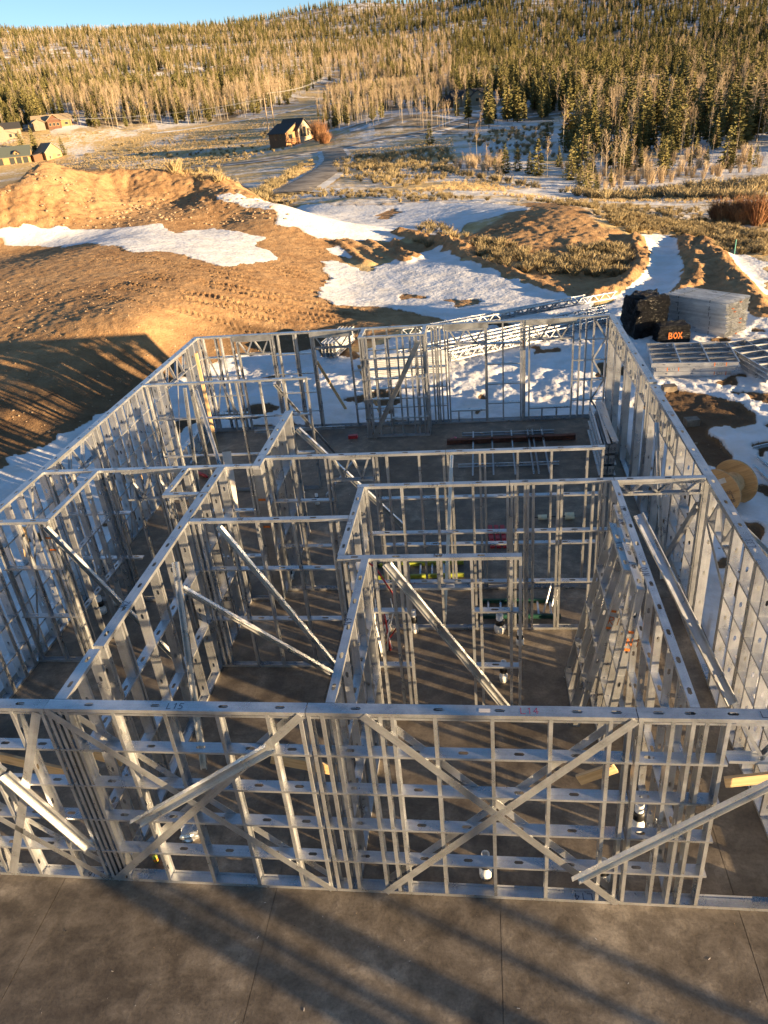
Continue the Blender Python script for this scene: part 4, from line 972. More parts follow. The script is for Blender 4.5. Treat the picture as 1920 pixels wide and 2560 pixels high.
# red and white supply tubing
t=thing('supply_tubing','red and white flexible supply tubes rising by the bathroom partition','tubing',(.12,4.75,0)); t['kind']='thing'
for k in range(9):
    r=random.Random(k); mb=MB(); x0,y0=r.uniform(-.12,.12),r.uniform(-.15,.1); hx=r.uniform(.5,1.25); dx=r.uniform(-.15,.25)
    mb.tube([(x0,y0,0),(x0+dx*.2,y0,hx*.35),(x0+dx*.75,y0+.06,hx*.75),(x0+dx*(.6 if k%2 else 1.3),y0+.1,hx)],.013,6); mb.build('tube',MAT['red_plastic' if k%3==0 else 'white'],t,True)
mb=MB(); mb.tube([(-.05,.15,0),(.25,.1,.5),(.22,.12,1.2),(-.05,.15,1.75),(-.25,.18,1.9)],.016,6); mb.build('tube',MAT['red_plastic'],t,True)
# ladders
def ladder(label,p,q,w,mat,n):
    p=Vector(p); q=Vector(q); L=(q-p).length; t=thing('ladder',label,'ladder',p,math.atan2(q.y-p.y,q.x-p.x)); t['kind']='thing'
    for y in (0,w): mb=MB(); mb.box(0,y-.015,0,L,y+.015,.085); mb.box(0,y-.032,.002,L,y-.0155,.012); mb.box(0,y-.032,.073,L,y-.0155,.083); mb.build('rail',MAT[mat],t)
    for k in range(n):
        x=L*(k+.7)/(n+.4); mb=MB(); mb.box(x-.018,.016,.03,x+.018,w-.016,.055); mb.build('rung',MAT['galv'],t)
    for y in (0,w): mb=MB(); mb.box(-.05,y-.03,-.002,.03,y+.03,.09); mb.build('foot',MAT['black_rubber'],t)
    return t
ladder('yellow-green ladder lying on the floor behind the bathroom',(-.32,7.12,.005),(1.52,7.2,.005),.48,'lime',7)
gl_=ladder('dark green ladder lying on the bathroom floor',(1.84,5.76,.005),(3.36,5.76,.005),.50,'green',6)
mb=MB(); [mb.tube([(a,0,0),(a+.2,.45,.5)],.02,6) for a in (0,.12)]; mb.build('folding_leg',MAT['galv'],gl_,loc=(1.2,.04,.09))
for k,x in enumerate((2.08,2.22,2.36)):
    t=thing('sawhorse_leg',['left','middle','right'][k]+' of three red plastic sawhorse legs on the floor','sawhorse',(x,8.28,.005),.05,'red sawhorse legs'); t['kind']='thing'
    mb=MB(); mb.box(0,0,0,.10,.95,.05); mb.build('leg',MAT['red_plastic'],t)
    mb=MB(); [mb.box(.015,.08+j*.22,.0502,.085,.2+j*.22,.07) for j in range(4)]; mb.build('ridge',MAT['red_plastic'],t)
mb=MB(); mb.lathe([(0,0),(.05,0),(.05,.5),(.035,.52),(.035,.62),(0,.62)],12); o=mb.build('red_tube',MAT['red_plastic'],None,True,loc=(-6.2,12.6,.06),rot=(rad(90),0,rad(50))); tag(o,'red cylinder lying near the left wall at the far end','cylinder')
t=thing('roller','black bar with two cream foam rollers on the floor','roller',(3.1,9.5,.08)); t['kind']='thing'
mb=MB(); mb.tube([(0,0,0),(.95,.05,0)],.012,8); mb.build('bar',MAT['black_rubber'],t)
for x,r in ((.1,.06),(.72,.085)): mb=MB(); mb.tube([(x,.05*x,0),(x+.2,.05*x+.01,0)],r,14); mb.build('foam_roll',MAT['foam'],t,True)
t=thing('drink_can','green and yellow drink can behind the front wall','can',(-2.57,.30,.004)); t['kind']='thing'
mb=MB(); mb.lathe([(0,0),(.026,0),(.033,.012),(.033,.105),(.026,.12),(0,.12)],16); mb.build('body',MAT['lime'],t,True); mb=MB(); mb.lathe([(.0335,.03),(.0335,.075)],16); mb.build('band',MAT['orange'],t,True)
mb=MB(); [mb.tube([(0,0,.01),(.12*math.cos(a),.12*math.sin(a),.02),(.2*math.cos(a+.5),.2*math.sin(a+.5),.01)],.012,4) for a in (0,1.3,2.5,4)]; tag(mb.build('ribbon',MAT['pink'],None,loc=(1.15,14.35,.003)),'scrap of pink ribbon on the far floor','ribbon')
mb=MB(); mb.box(-.14,-.06,0,.14,.06,.1); o=mb.build('brick',MAT['red_plastic'],None,loc=(-1.95,14.75,.003),rot=(0,0,.1)); tag(o,'dark red block on the floor left of the framed bay','brick')
# lumber
def plank(label,p,q,w=.14,th=.04,side=(0,0,1)):
    p=Vector(p); q=Vector(q); mb=MB(); mb.box(0,-w/2,-th/2,(q-p).length,w/2,th/2); o=mb.build('lumber_plank',MAT['lumber'],None,mat4=basis(p,q-p,side)); return tag(o,label,'plank')
plank('plank behind the front wall at far left',(-4.6,.62,1.62),(-3.55,.55,1.40),.16)
plank('plank lying through the front wall beside the built-up studs',(-3.75,.75,1.72),(-2.85,.7,1.48),.16)
plank('plank spanning behind the panel joint of the front wall',(-.75,.6,1.72),(.1,.62,1.50),.16)
plank('short plank offcut nailed behind the right of the strap cross',(3.04,.62,1.45),(3.46,.62,1.68),.15)
plank('plank behind the right front doorway',(4.72,.62,1.48),(5.5,.6,1.66),.15)
plank('upright board against the left wall at the far corner',(-6.15,14.3,3.0),(-6.0,14.0,.03),.09,.04,(1,0,0))
plank('slanting board outside the left wall',(-6.75,12.9,2.0),(-7.7,11.9,-.1),.14,.04,(0,1,0))
plank('board leaning outside the left wall near the chase',(-6.72,10.6,1.6),(-7.6,9.9,-.1),.14,.04,(0,1,0))
plank('board nailed inside the short left room',(-6.0,4.55,2.9),(-6.2,4.7,2.2),.12,.04,(1,0,0))
plank('thin board leaning beyond the far doorway',(-3.1,16.2,2.0),(-2.6,17.4,-.05),.09,.04,(1,0,0))
plank('thin board leaning beside the framed bay',(-1.75,15.9,1.9),(-1.4,17.0,-.05),.09,.04,(1,0,0))
mb=MB(); mb.box(-.11,0,0,.11,.02,1.7); o=mb.build('pale_board',MAT['sticker'],None,loc=(-4.25,9.9,.003),rot=(rad(-14),0,.1)); tag(o,'pale board leaning upright on the middle floor','board')
mb=MB(); mb.tube([(0,0,-.1),(0,0,.9)],.03,8); q=gnd(1835,640); o=mb.build('survey_stake',simple('teal_marker',(.08,.33,.27),.6,.1),None,loc=tuple(q)); tag(o,'green survey marker on the snow at the right','stake')
lump('foil_scrap','crumpled silver wrapping behind the L15 front panel','wrapping',(-2.2,.75,.004),.35,.2,.15,.4,'galv',21,.25,6)
# studs lying on the far floor
brace((-5.2,15.35,.05),(-2.3,15.45,.05),(0,0,1),'long stud lying on the floor along the far wall',w=.09,fl=.04)
brace((-2.1,10.9,.04),(-1.6,13.4,.04),(0,0,1),'stud lying on the floor in the far room',w=.06,fl=.03)
# loose stones on the cut bank
def stone_mesh(seed):
    bm=bmesh.new(); bmesh.ops.create_icosphere(bm,subdivisions=1,radius=1); r=random.Random(seed)
    for v in bm.verts: v.co*=r.uniform(.65,1.1); v.co.z*=.7
    me=bpy.data.meshes.new('stone'); bm.to_mesh(me); bm.free(); me.materials.append(MAT['stone_earth']); return me
MAT['stone_earth']=simple('earthy_stone',(.34,.24,.15),.9,.35,3)

def bank_stones():
    P=poly_w([(0,1150),(0,700),(300,700),(640,760),(880,820),(700,870),(520,890),(300,1000),(120,1100)]); n=1500
    x=nr0.uniform(P[:,0].min(),P[:,0].max(),n*3); y=nr0.uniform(P[:,1].min(),P[:,1].max(),n*3); k=inside(x,y,P); x,y=x[k][:n],y[k][:n]
    x2=np.concatenate([x,nr0.uniform(6.5,12,260)]); y2=np.concatenate([y,nr0.uniform(6,14,260)])
    s=.012+.055*nr0.rand(len(x2))**5
    Q=poly_w([(0,475),(110,425),(530,448),(690,520),(760,560),(560,562),(0,562)]); a=nr0.uniform(Q[:,0].min(),Q[:,0].max(),6000); b=nr0.uniform(Q[:,1].min(),Q[:,1].max(),6000); k=inside(a,b,Q); a,b=a[k][:1100],b[k][:1100]
    return np.concatenate([x2,a]),np.concatenate([y2,b]),np.concatenate([s,.03+.16*nr0.rand(len(a))**5])
nr0=np.random.RandomState(5); STX,STY,STS=bank_stones()
# ------------------------------------------------------------------ roads and paths
def world_px(P):
    P=np.atleast_2d(P)-CAM; z=P@FWD; return 960+F_PX*(P@RIGHT)/z, 1280-F_PX*(P@UP)/z
def strip(name,label,line,width,mat,lift=.2,n=120):
    L=smoothline(np.array([gnd(*p,85)[:2] for p in line]),n); T=np.gradient(L,axis=0); T/=np.linalg.norm(T,axis=1)[:,None]; Nn=np.column_stack([-T[:,1],T[:,0]])
    v=[];f=[]; K=[-.5,-.3,0,.3,.5]
    for i in range(n):
        for k in K:
            wv=width*(1+.18*vnoise(np.array([i*.35+k*3]),np.array([1.0]),9)[0]*abs(k))
            p=L[i]+Nn[i]*k*wv; v.append((p[0],p[1],gz(*p)+lift+(.05 if abs(k)<.4 else -.05)))
    for i in range(n-1):
        for j in range(4): a=i*5+j; f.append((a,a+1,a+6,a+5))
    return tag(add(name,mesh_from(name,v,f,[MAT[mat]],True)),label,kind='structure')
def road_mat(name,a,b_,sc):
    m,t,b=newmat(name); geo=t.nodes.new('ShaderNodeNewGeometry'); n=noise(t,geo.outputs['Position'],sc,6,.7)
    t.links.new(ramp(t,[(.40,a),(.62,b_)],n.outputs[0]).outputs[0],b.inputs['Base Color']); b.inputs['Roughness'].default_value=.85; return m
MAT['road']=road_mat('wet_gravel_road',(.16,.13,.10),(.40,.34,.27),.35)
MAT['roadsnow']=road_mat('ploughed_snow',(.50,.46,.40),(.78,.78,.79),.25)
main=[(200,447),(420,428),(640,405),(770,383),(850,372),(960,350),(1100,323),(1250,300),(1400,281),(1500,264)]
spur=[(832,378),(840,402),(812,432),(760,466),(728,488)]
strip('road','snow ploughed along the edges of the valley road',[(x,y) for x,y in main],7.0,'roadsnow',.2)
strip('road','gravel road crossing the valley past the cabin',main,3.8,'road',.36)
strip('road','snow ploughed along the edges of the curved side road',spur,7.6,'roadsnow',.2)
strip('road','curved gravel side road below the cabin',spur,5.2,'road',.36)
strip('path','snowy track along the foot of the wooded hill',[(380,334),(480,322),(600,303),(720,280),(800,262)],2.6,'roadsnow',.15)

# ------------------------------------------------------------------ trees
def leafmat(name,lo,hi):
    m,t,b=newmat(name); oi=t.nodes.new('ShaderNodeObjectInfo'); n=noise(t,coords(t),.9,4)
    s=math_(t,'ADD',math_(t,'MULTIPLY',oi.outputs['Random'],.5),math_(t,'MULTIPLY',n.outputs[0],.5))
    t.links.new(ramp(t,[(.25,lo),(.75,hi)],s).outputs[0],b.inputs['Base Color']); b.inputs['Roughness'].default_value=.8; b.inputs['Specular IOR Level'].default_value=.2
    return m
MAT['needles']=leafmat('pine_needles',(.10,.098,.034),(.24,.205,.080))
MAT['pinebark']=leafmat('pine_bark',(.10,.065,.04),(.20,.14,.09))
MAT['aspenbark']=leafmat('aspen_bark',(.30,.25,.19),(.50,.43,.33))
MAT['twigs']=leafmat('bare_twigs',(.32,.23,.14),(.54,.42,.28))
MAT['redtwigs']=leafmat('willow_twigs',(.22,.10,.05),(.36,.19,.09))
MAT['sage']=leafmat('sage_brush',(.20,.155,.085),(.42,.33,.18)); MAT['straw']=leafmat('dry_straw',(.46,.33,.16),(.70,.54,.30))
rng=random.Random(3)
def pine_parts(seed,h=12,slim=.16,bare=.15,dens=1.0):
    r=random.Random(seed); tr=MB(); tr.tube([(0,0,-.4),(0,0,h*.5),(r.uniform(-.1,.1),0,h*.97)],[h*.014,h*.009,h*.002],6)
    v=[];f=[]
    nw=int(22*dens)
    for i in range(nw):
        t=i/(nw-1); z=h*(bare+(1-bare)*t*.985); R=h*slim*((1-t)**.75*.95+.05)*(1 if t>.12 else .6+3*t)*r.uniform(.75,1.2)
        nb=max(3,int(7*(1-t*.5)))
        a0=r.uniform(0,6.28)
        for k in range(nb):
            a=a0+6.283*k/nb+r.uniform(-.35,.35); Rb=R*r.uniform(.6,1.15); up=r.uniform(-.25,.25)
            ca,sa=math.cos(a),math.sin(a)
            for q in (.35,.65,.95):
                c=Vector((ca*Rb*q,sa*Rb*q,z+up*Rb*q-.12*Rb*q*q)); s=h*.036*r.uniform(.7,1.35)*(1.1-.4*q)*(1.15-.5*t)
                d=Vector((ca,sa,r.uniform(-.2,.5))).normalized(); e=d.cross(Vector((r.uniform(-1,1),r.uniform(-1,1),r.uniform(.2,1)))).normalized()
                n=len(v); v+= [c-d*s*1.2, c+e*s*.8, c+d*s*1.5, c-e*s*.8]; f+= [(n,n+1,n+2),(n,n+2,n+3)]
                e2=d.cross(e); n=len(v); v+=[c-d*s, c+e2*s*.9+d*s*.3, c+d*s*1.3]; f.append((n,n+1,n+2))
    n=len(v); v+=[Vector((0,0,h*1.02)),Vector((.09*h*.2,0,h*.93)),Vector((-.05*h*.2,.07*h*.2,h*.93)),Vector((-.04*h*.2,-.08*h*.2,h*.93))]; f+=[(n,n+1,n+2),(n,n+2,n+3),(n,n+3,n+1)]
    return (tr.v,tr.f),(v,f)
def aspen_parts(seed,h=13,crown=.5,spread=.13,tw=15,thick=.0075,limbs=20):
    r=random.Random(seed); tr=MB(); lean=r.uniform(-.03,.03)*h
    top=Vector((lean,r.uniform(-.3,.3),h*.94)); mid=Vector((lean*.3+r.uniform(-.15,.15),0,h*.5))
    tr.tube([(0,0,-.4),mid,top],[h*thick,h*thick*.72,h*.002],6)
    cr=MB(); v=[];f=[]
    for i in range(limbs):
        t=1-crown+crown*.95*(i/limbs); z=h*t; p=mid.lerp(top,max(0,(t-.5)/.44)) if t>.5 else Vector((0,0,0)).lerp(mid,t/.5); p.z=z
        a=r.uniform(0,6.28); L=h*spread*r.uniform(.6,1.2)*(1.25-t*.6); q=p+Vector((math.cos(a)*L*.7,math.sin(a)*L*.7,L*.75))
        e=q+Vector((math.cos(a)*L*.25,math.sin(a)*L*.25,L*.65)); cr.tube([p,q,e],[h*thick*.32,h*thick*.18,h*.0008],3,caps=False)
        for k in range(tw):
            s=r.random(); b=p.lerp(q,s) if s<.55 else q.lerp(e,(s-.55)/.45); d=Vector((r.uniform(-1,1),r.uniform(-1,1),r.uniform(.1,1.3))).normalized()*h*r.uniform(.03,.075)
            w=Vector((r.uniform(-1,1),r.uniform(-1,1),.2)).normalized()*h*.0022; n=len(v); v+=[b-w,b+w,b+d]; f.append((n,n+1,n+2))
            d2=Vector((r.uniform(-1,1),r.uniform(-1,1),r.uniform(.1,1))).normalized()*h*.03; c=b+d*.5; n=len(v); v+=[c-w*.7,c+w*.7,c+d2]; f.append((n,n+1,n+2))
    n0=len(cr.v); v=cr.v+[tuple(x) for x in v]; f=cr.f+[tuple(n0+i for i in g) for g in f]
    return (tr.v,tr.f),(v,f)
def joined(parts,mats,name):
    (v1,f1),(v2,f2)=parts; n=len(v1)
    return mesh_from(name,list(v1)+list(v2),list(f1)+[tuple(n+i for i in g) for g in f2],[MAT[m] for m in mats],False,[0]*len(f1)+[1]*len(f2))
PP=[pine_parts(10+i,12,s,b,d) for i,(s,b,d) in enumerate([(.155,.12,1),(.185,.06,1.1),(.13,.28,.95),(.165,.16,1),(.15,.08,1.1)])]
PB=[pine_parts(30+i,8,s,b,1.15) for i,(s,b) in enumerate([(.29,.03),(.25,.04),(.32,.02)])]
AP=[aspen_parts(50+i,13,c,s) for i,(c,s) in enumerate([(.5,.11),(.42,.10),(.6,.12),(.38,.09),(.55,.14)])]
DP=[aspen_parts(70+i,12,.75,.10,2,.009,14) for i in range(2)]        # dead standing trunks with stub branches
pine_tr=[mesh_from('trunk',*p[0],[MAT['pinebark']]) for p in PP+PB]; pine_cr=[mesh_from('crown',[tuple(x) for x in p[1][0]],p[1][1],[MAT['needles']]) for p in PP+PB]
asp_tr=[mesh_from('trunk',*p[0],[MAT['aspenbark']]) for p in AP+DP]; asp_cr=[mesh_from('crown',*p[1],[MAT['twigs']]) for p in AP]+[mesh_from('crown',*p[1],[MAT['aspenbark']]) for p in DP]
PH=[12]*5+[8]*3; AH=[13]*5+[12]*2
def shrub_mesh(seed,mat,n=70,h=1.5,spread=.5,w=.012):
    r=random.Random(seed); v=[];f=[]
    for i in range(n):
        a=r.uniform(0,6.28); b=Vector((math.cos(a),math.sin(a),0))*r.uniform(0,spread*.35); d=Vector((math.cos(a)*r.uniform(0,spread),math.sin(a)*r.uniform(0,spread),h*r.uniform(.55,1.05)))
        s=Vector((-math.sin(a+r.uniform(-1,1)),math.cos(a+r.uniform(-1,1)),0))*w*r.uniform(.6,1.5); m=b+d*.55; k=len(v)
        v+=[b-s,b+s,m+s*.8,m-s*.8,b+d]; f+=[(k,k+1,k+2,k+3),(k+3,k+2,k+4)]
        for _ in range(2):
            d2=Vector((r.uniform(-1,1),r.uniform(-1,1),r.uniform(.2,1.2))).normalized()*h*.28; c=b+d*r.uniform(.35,.9); k=len(v); v+=[c-s*.8,c+s*.8,c+d2]; f.append((k,k+1,k+2))
    return mesh_from('shrub',v,f,[MAT[mat]])
def place_tree(kind,i,pos,h,rz,label,group,parts=True,cat='tree'):
    tr,cr,hh,nm=(pine_tr,pine_cr,PH,'pine_tree') if kind=='pine' else (asp_tr,asp_cr,AH,'aspen_tree')
    s=h/hh[i]; t=thing(nm,label,cat,pos,rz,group); t.scale=(s,s,s)
    t['kind']='thing'
    a=add('trunk',tr[i],t); b=add('crown',cr[i],t); return t
# candidate positions on the slopes, then species by stand
CLEAR=[CLEARW]
HOUSES=[(1180,262,300,16),(1225,196,380,15),(1612,224,280,15),(1603,172,350,11),(130,318,330,15),(30,352,270,14)]
hp=[gnd(px,py+4) for px,py,D,R in HOUSES]
nr=np.random.RandomState(11)
def sample(n,d0,d1,a0=-46,a1=29):
    D=np.sqrt(nr.uniform(d0*d0,d1*d1,n)); a=np.radians(nr.uniform(a0,a1,n)); return CAM[0]+D*np.sin(a), CAM[1]+D*np.cos(a)
xs=[];ys=[]
for n,d0,d1,a0,a1 in ((1500,140,330,4,26),(150,230,330,-14,4),(5200,290,440,-46,0),(1300,290,440,0,27),(10000,440,700,-46,27),(19000,700,1330,-46,27),(7000,1330,1800,-40,20)):
    a,b=sample(n,d0,d1,a0,a1); xs.append(a); ys.append(b)
tx=np.concatenate(xs); ty=np.concatenate(ys); ok=~inside(tx,ty,CLEAR[0])
for q,(px,py,D,R) in zip(hp,HOUSES):
    dv=np.array([q[0]-CAM[0],q[1]-CAM[1]]); dv/=np.linalg.norm(dv)
    a=(tx-q[0])*dv[0]+(ty-q[1])*dv[1]; b=(tx-q[0])*-dv[1]+(ty-q[1])*dv[0]
    ok&=~((np.abs(b)<R*.7)&(a>-48)&(a<R*.8))
ok&=(fbm(tx/26,ty/26,201,3,.6)>-.40)&(fbm(tx/90,ty/60,202,3,.6)>-.46)
tx,ty=tx[ok],ty[ok]; tz=ground(tx,ty); bx,by=world_px(np.column_stack([tx,ty,tz]))
pa=np.full(tx.shape,.36)
pa[(bx<700)&(by>258)]=.85; pa[(bx<330)&(by<205)&(by>110)]=.62; pa[(bx>640)&(bx<1130)&(by>100)]=.72; pa[(bx>300)&(bx<1000)&(by<150)&(by>95)]=.5
pa[(bx>1130)&(by>235)]=.28; pa[(bx>1130)&(by<=235)]=.16; pa[(bx>1330)&(by<40)]=.35; pa[(bx<140)&(by>260)]=.1; pa[(bx>790)&(bx<1140)&(by>240)]=.88
pa=np.clip(pa+.35*fbm(tx/70,ty/70,301,3),0.03,.95)
isa=nr.rand(len(tx))<pa
th=np.where(isa,9+6*nr.rand(len(tx))**1.3,6.5+10*nr.rand(len(tx))**1.2)
th=th*np.where((bx>780)&(bx<1140)&(by>225),.58,.78)
near_right=(bx>1380)&(np.hypot(tx-CAM[0],ty-CAM[1])<230); th=np.where(near_right,th*.85,th)
rzv=nr.uniform(0,6.28,len(tx))
# the trees of the clump at the meadow's edge, read off the photograph one by one
man=[('pine',*q) for q in [(1238,423,30),(1264,434,68),(1294,428,55),(1324,436,52),(1345,439,84),(1397,418,48),(1428,450,78),(1454,430,122),(1409,362,52),(1367,358,42),(1491,479,42),(1451,466,62),(1470,476,70),(1616,376,72),(1638,378,45),(1657,447,92),(1680,391,106),(1730,365,70),(1766,412,42),(1814,422,96),(1829,422,52),(1872,414,47),(1888,417,50),(1637,338,62),(1540,400,80),(1560,420,70),(1510,390,90),(1585,390,75),(1600,425,60),(1525,430,60),(1440,400,70),(1700,350,70),(1760,350,60),(1850,350,66),(1075,362,54),(160,388,42),(60,385,52),(90,380,60)]]
man+=[('aspen',*q) for q in [(1193,407,86),(1202,351,62),(1178,429,66),(1219,434,66),(1368,442,86),(1482,465,92),(1515,458,118),(1533,462,105),(1555,466,128),(1548,445,100),(1609,455,76),(1625,452,66),(1725,434,66),(1700,398,82),(1902,368,86),(1850,345,70),(1790,330,80),(1290,372,50),(1340,372,45),(1580,440,90),(1500,440,100),(1468,440,90),(1745,420,40),(1760,425,38),(1160,432,48),(1140,436,44),(1230,380,40),(1640,420,60),(1780,400,55),(1840,385,60),(1895,420,50)]]
rr_=random.Random(77)
CP=[(1380,350),(1400,440),(1480,478),(1560,470),(1700,440),(1760,400),(1700,330),(1500,300)]
while sum(1 for m_ in man if m_[0]=='pine')<66:
    px,py=rr_.uniform(1380,1760),rr_.uniform(300,478); 
    if inside(np.array([px]),np.array([py]),np.array(CP,float))[0]: man.append(('pine',round(px),round(py),rr_.uniform(45,95)))
nL=0; inds=[]
for kind,px,py,hpx in man:
    q=gnd(px,py); h=hpx/F_PX*depth(q); inds.append((kind,px,py,q,h))
def hpos(px,py):
    a='left' if px<640 else 'middle' if px<1280 else 'right'; return a
pd=['beside bare aspens','among darker pines','at the snowy meadow edge','behind taller trees','in the right-hand clump']
cnt={}
def uniq(base):
    cnt[base]=cnt.get(base,0)+1; return base
ORD=['first','second','third','fourth','fifth','sixth','seventh','eighth','ninth','tenth','eleventh','twelfth','thirteenth','fourteenth','fifteenth','sixteenth','seventeenth','eighteenth','nineteenth','twentieth']+['twenty-'+o for o in ('first','second','third','fourth','fifth','sixth','seventh','eighth','ninth')]+[v for d in ('thirt','fort','fift','sixt') for v in [d+'ieth']+[d+'y-'+o for o in ('first','second','third','fourth','fifth','sixth','seventh','eighth','ninth')]]
RK={}
for kk in ('pine','aspen'):
    for n_,(x_,y_) in enumerate(sorted((q_[1],q_[2]) for q_ in inds if q_[0]==kk and q_[1]>1100)): RK[(kk,x_,y_)]=ORD[n_]
for kind,px,py,q,h in inds:
    i=(rng.randrange(5,8) if h<9 and px<1500 else rng.randrange(0,8)) if kind=='pine' else rng.choice([0,1,2,3,4,5,6])
    if (px,py)==(1075,362): lab,grp,i='round dark pine standing alone beside the valley road',None,7
    elif (px,py)==(160,388): lab,grp='lone pine on the open slope right of the timber house',None
    elif px<100: lab,grp='pine behind the timber house on the left','pines behind the timber house'
    else:
        lab,grp=(RK[(kind,px,py)]+' pine from the left in the right-hand meadow clump','pines of the right-hand clump') if kind=='pine' else (RK[(kind,px,py)]+' bare aspen from the left in the right-hand meadow clump','aspens of the right-hand clump')
    place_tree(kind,i,tuple(q),h,rng.uniform(0,6.28),lab,grp)
npine=sum(1 for k in inds if k[0]=='pine'); nasp=len(inds)-npine
Dv=np.hypot(tx-CAM[0],ty-CAM[1]); score=th/Dv
inframe=(bx>-20)&(bx<1940)&(by>-30)&(by<520)
chosen=np.zeros(len(tx),bool)
for a_,lim in ((True,296-nasp),(False,296-npine)):
    idx=np.where((isa==a_)&inframe)[0]; idx=idx[np.argsort(-score[idx])][:lim]; chosen[idx]=True
    for k in idx:
        side='left' if bx[k]<660 else 'middle' if bx[k]<1120 else 'right'
        nm='aspen' if a_ else 'pine'
        if a_: lab={'left':'bare aspen at the foot of the left wooded hill','middle':'bare aspen in the grove behind the cabin','right':'bare aspen standing in the woods on the right slope'}[side]
        else: lab={'left':'pine at the foot of the left wooded hill','middle':'pine in the grove behind the cabin','right':'pine standing in the woods on the right slope'}[side]
        anchors=[(1612,224,'the tan-roofed house'),(1603,172,'the red house'),(1180,262,'the taupe house'),(1225,196,'the green-roofed house'),(1450,265,'the upper valley road'),(720,330,'the cabin'),(1880,300,'the right edge of the picture'),(1750,240,'the steep right-hand slope'),(1500,330,'the shaded gully'),(900,300,'the aspen grove')]
        ax=min(anchors,key=lambda q:math.hypot(q[0]-bx[k],(q[1]-by[k])*1.6)); rel='left of' if bx[k]<ax[0]-25 else 'right of' if bx[k]>ax[0]+25 else ('behind' if by[k]<ax[1] else 'in front of')
        size='tall' if th[k]>10.3 else 'short' if th[k]<7.6 else 'mid-sized'
        lab=f"{size} {'bare aspen' if a_ else 'sunlit pine'} {rel} {ax[2]}"
        place_tree('aspen' if a_ else 'pine',rng.randrange(0,5) if a_ else rng.randrange(0,5),(tx[k],ty[k],tz[k]),th[k],rzv[k],lab,f'{nm}s '+lab.split(' ',1)[1])
# ---- the rest of the woods as instanced stuff
def scatter(name,label,pts,scales,rots,idx,protos):
    pc=bpy.data.collections.new(name+'_kinds')
    for i,me in enumerate(protos):
        o=bpy.data.objects.new('%s_kind_%02d'%(name,i),me); pc.objects.link(o)
    me=bpy.data.meshes.new(name); me.vertices.add(len(pts)); me.vertices.foreach_set('co',np.asarray(pts,np.float32).ravel())
    me.attributes.new('sc','FLOAT','POINT').data.foreach_set('value',np.asarray(scales,np.float32))
    rv=np.zeros((len(pts),3),np.float32); rv[:,2]=rots; me.attributes.new('rt','FLOAT_VECTOR','POINT').data.foreach_set('vector',rv.ravel())
    me.attributes.new('ix','INT','POINT').data.foreach_set('value',np.asarray(idx,np.int32))
    o=add(name,me); tag(o,label,kind='stuff')
    g=bpy.data.node_groups.new(name,'GeometryNodeTree'); g.interface.new_socket('Geometry',in_out='INPUT',socket_type='NodeSocketGeometry'); g.interface.new_socket('Geometry',in_out='OUTPUT',socket_type='NodeSocketGeometry')
    n=g.nodes; gi=n.new('NodeGroupInput'); go=n.new('NodeGroupOutput'); ip=n.new('GeometryNodeInstanceOnPoints'); ci=n.new('GeometryNodeCollectionInfo')
    ci.inputs['Collection'].default_value=pc; ci.inputs['Separate Children'].default_value=True; ci.inputs['Reset Children'].default_value=True
    ip.inputs['Pick Instance'].default_value=True
    def at(nm,ty):
        a=n.new('GeometryNodeInputNamedAttribute'); a.data_type=ty; a.inputs['Name'].default_value=nm; return a.outputs[0]
    l=g.links; l.new(gi.outputs[0],ip.inputs['Points']); l.new(ci.outputs[0],ip.inputs['Instance']); l.new(at('ix','INT'),ip.inputs['Instance Index']); l.new(at('rt','FLOAT_VECTOR'),ip.inputs['Rotation']); l.new(at('sc','FLOAT'),ip.inputs['Scale']); l.new(ip.outputs[0],go.inputs[0])
    md=o.modifiers.new('scatter','NODES'); md.node_group=g; return o
rest=~chosen
for a_,nm,lab,protos,hh in ((False,'pine_forest','dense sunlit pine forest covering the hillside',[joined(p,('pinebark','needles'),'pine') for p in PP],12),(True,'aspen_forest','bare tan aspen woods covering the hillside',[joined(p,('aspenbark','twigs'),'aspen') for p in AP],13)):
    k=rest&(isa==a_); scatter(nm,lab,np.column_stack([tx,ty,tz])[k],th[k]/hh,rzv[k],nr.randint(0,len(protos),k.sum()),protos)
# ---- bushes
bare=[shrub_mesh(i,'twigs',90,1.8,.8,.014) for i in range(3)]; sage=[shrub_mesh(20+i,'sage',60,.42,.42,.016) for i in range(4)]; will=[shrub_mesh(40+i,'redtwigs',160,1.7,1.0,.02) for i in range(2)]
def zone(poly,n):
    P=np.array([gnd(*q_,60 if q_[1]<480 else 0)[:2] for q_ in poly]); x=nr.uniform(P[:,0].min(),P[:,0].max(),n*6); y=nr.uniform(P[:,1].min(),P[:,1].max(),n*6); k=inside(x,y,P); return x[k][:n],y[k][:n]
def bush_stuff(name,label,zones,protos,s0,s1,patch=None):
    X=[];Y=[]
    for poly,n in zones: a,b=zone(poly,n); X.append(a); Y.append(b)
    X=np.concatenate(X);Y=np.concatenate(Y)
    if patch is not None:
        k=fbm(X/9,Y/9,404,4,.6)+nr.uniform(-.25,.25,len(X))>patch; X,Y=X[k],Y[k]
    Z=ground(X,Y)+.02
    scatter(name,label,np.column_stack([X,Y,Z]),nr.uniform(s0,s1,len(X)),nr.uniform(0,6.28,len(X)),nr.randint(0,len(protos),len(X)),protos)
bush_stuff('sage_brush','low dry sage brush on the bank beside the snowy track',[([(1180,600),(1260,612),(1380,650),(1500,605),(1560,625),(1590,645),(1560,695),(1400,690),(1280,680),(1190,650)],230),([(1060,560),(1180,590),(1170,630),(1020,610)],40)],sage,.5,1.5)
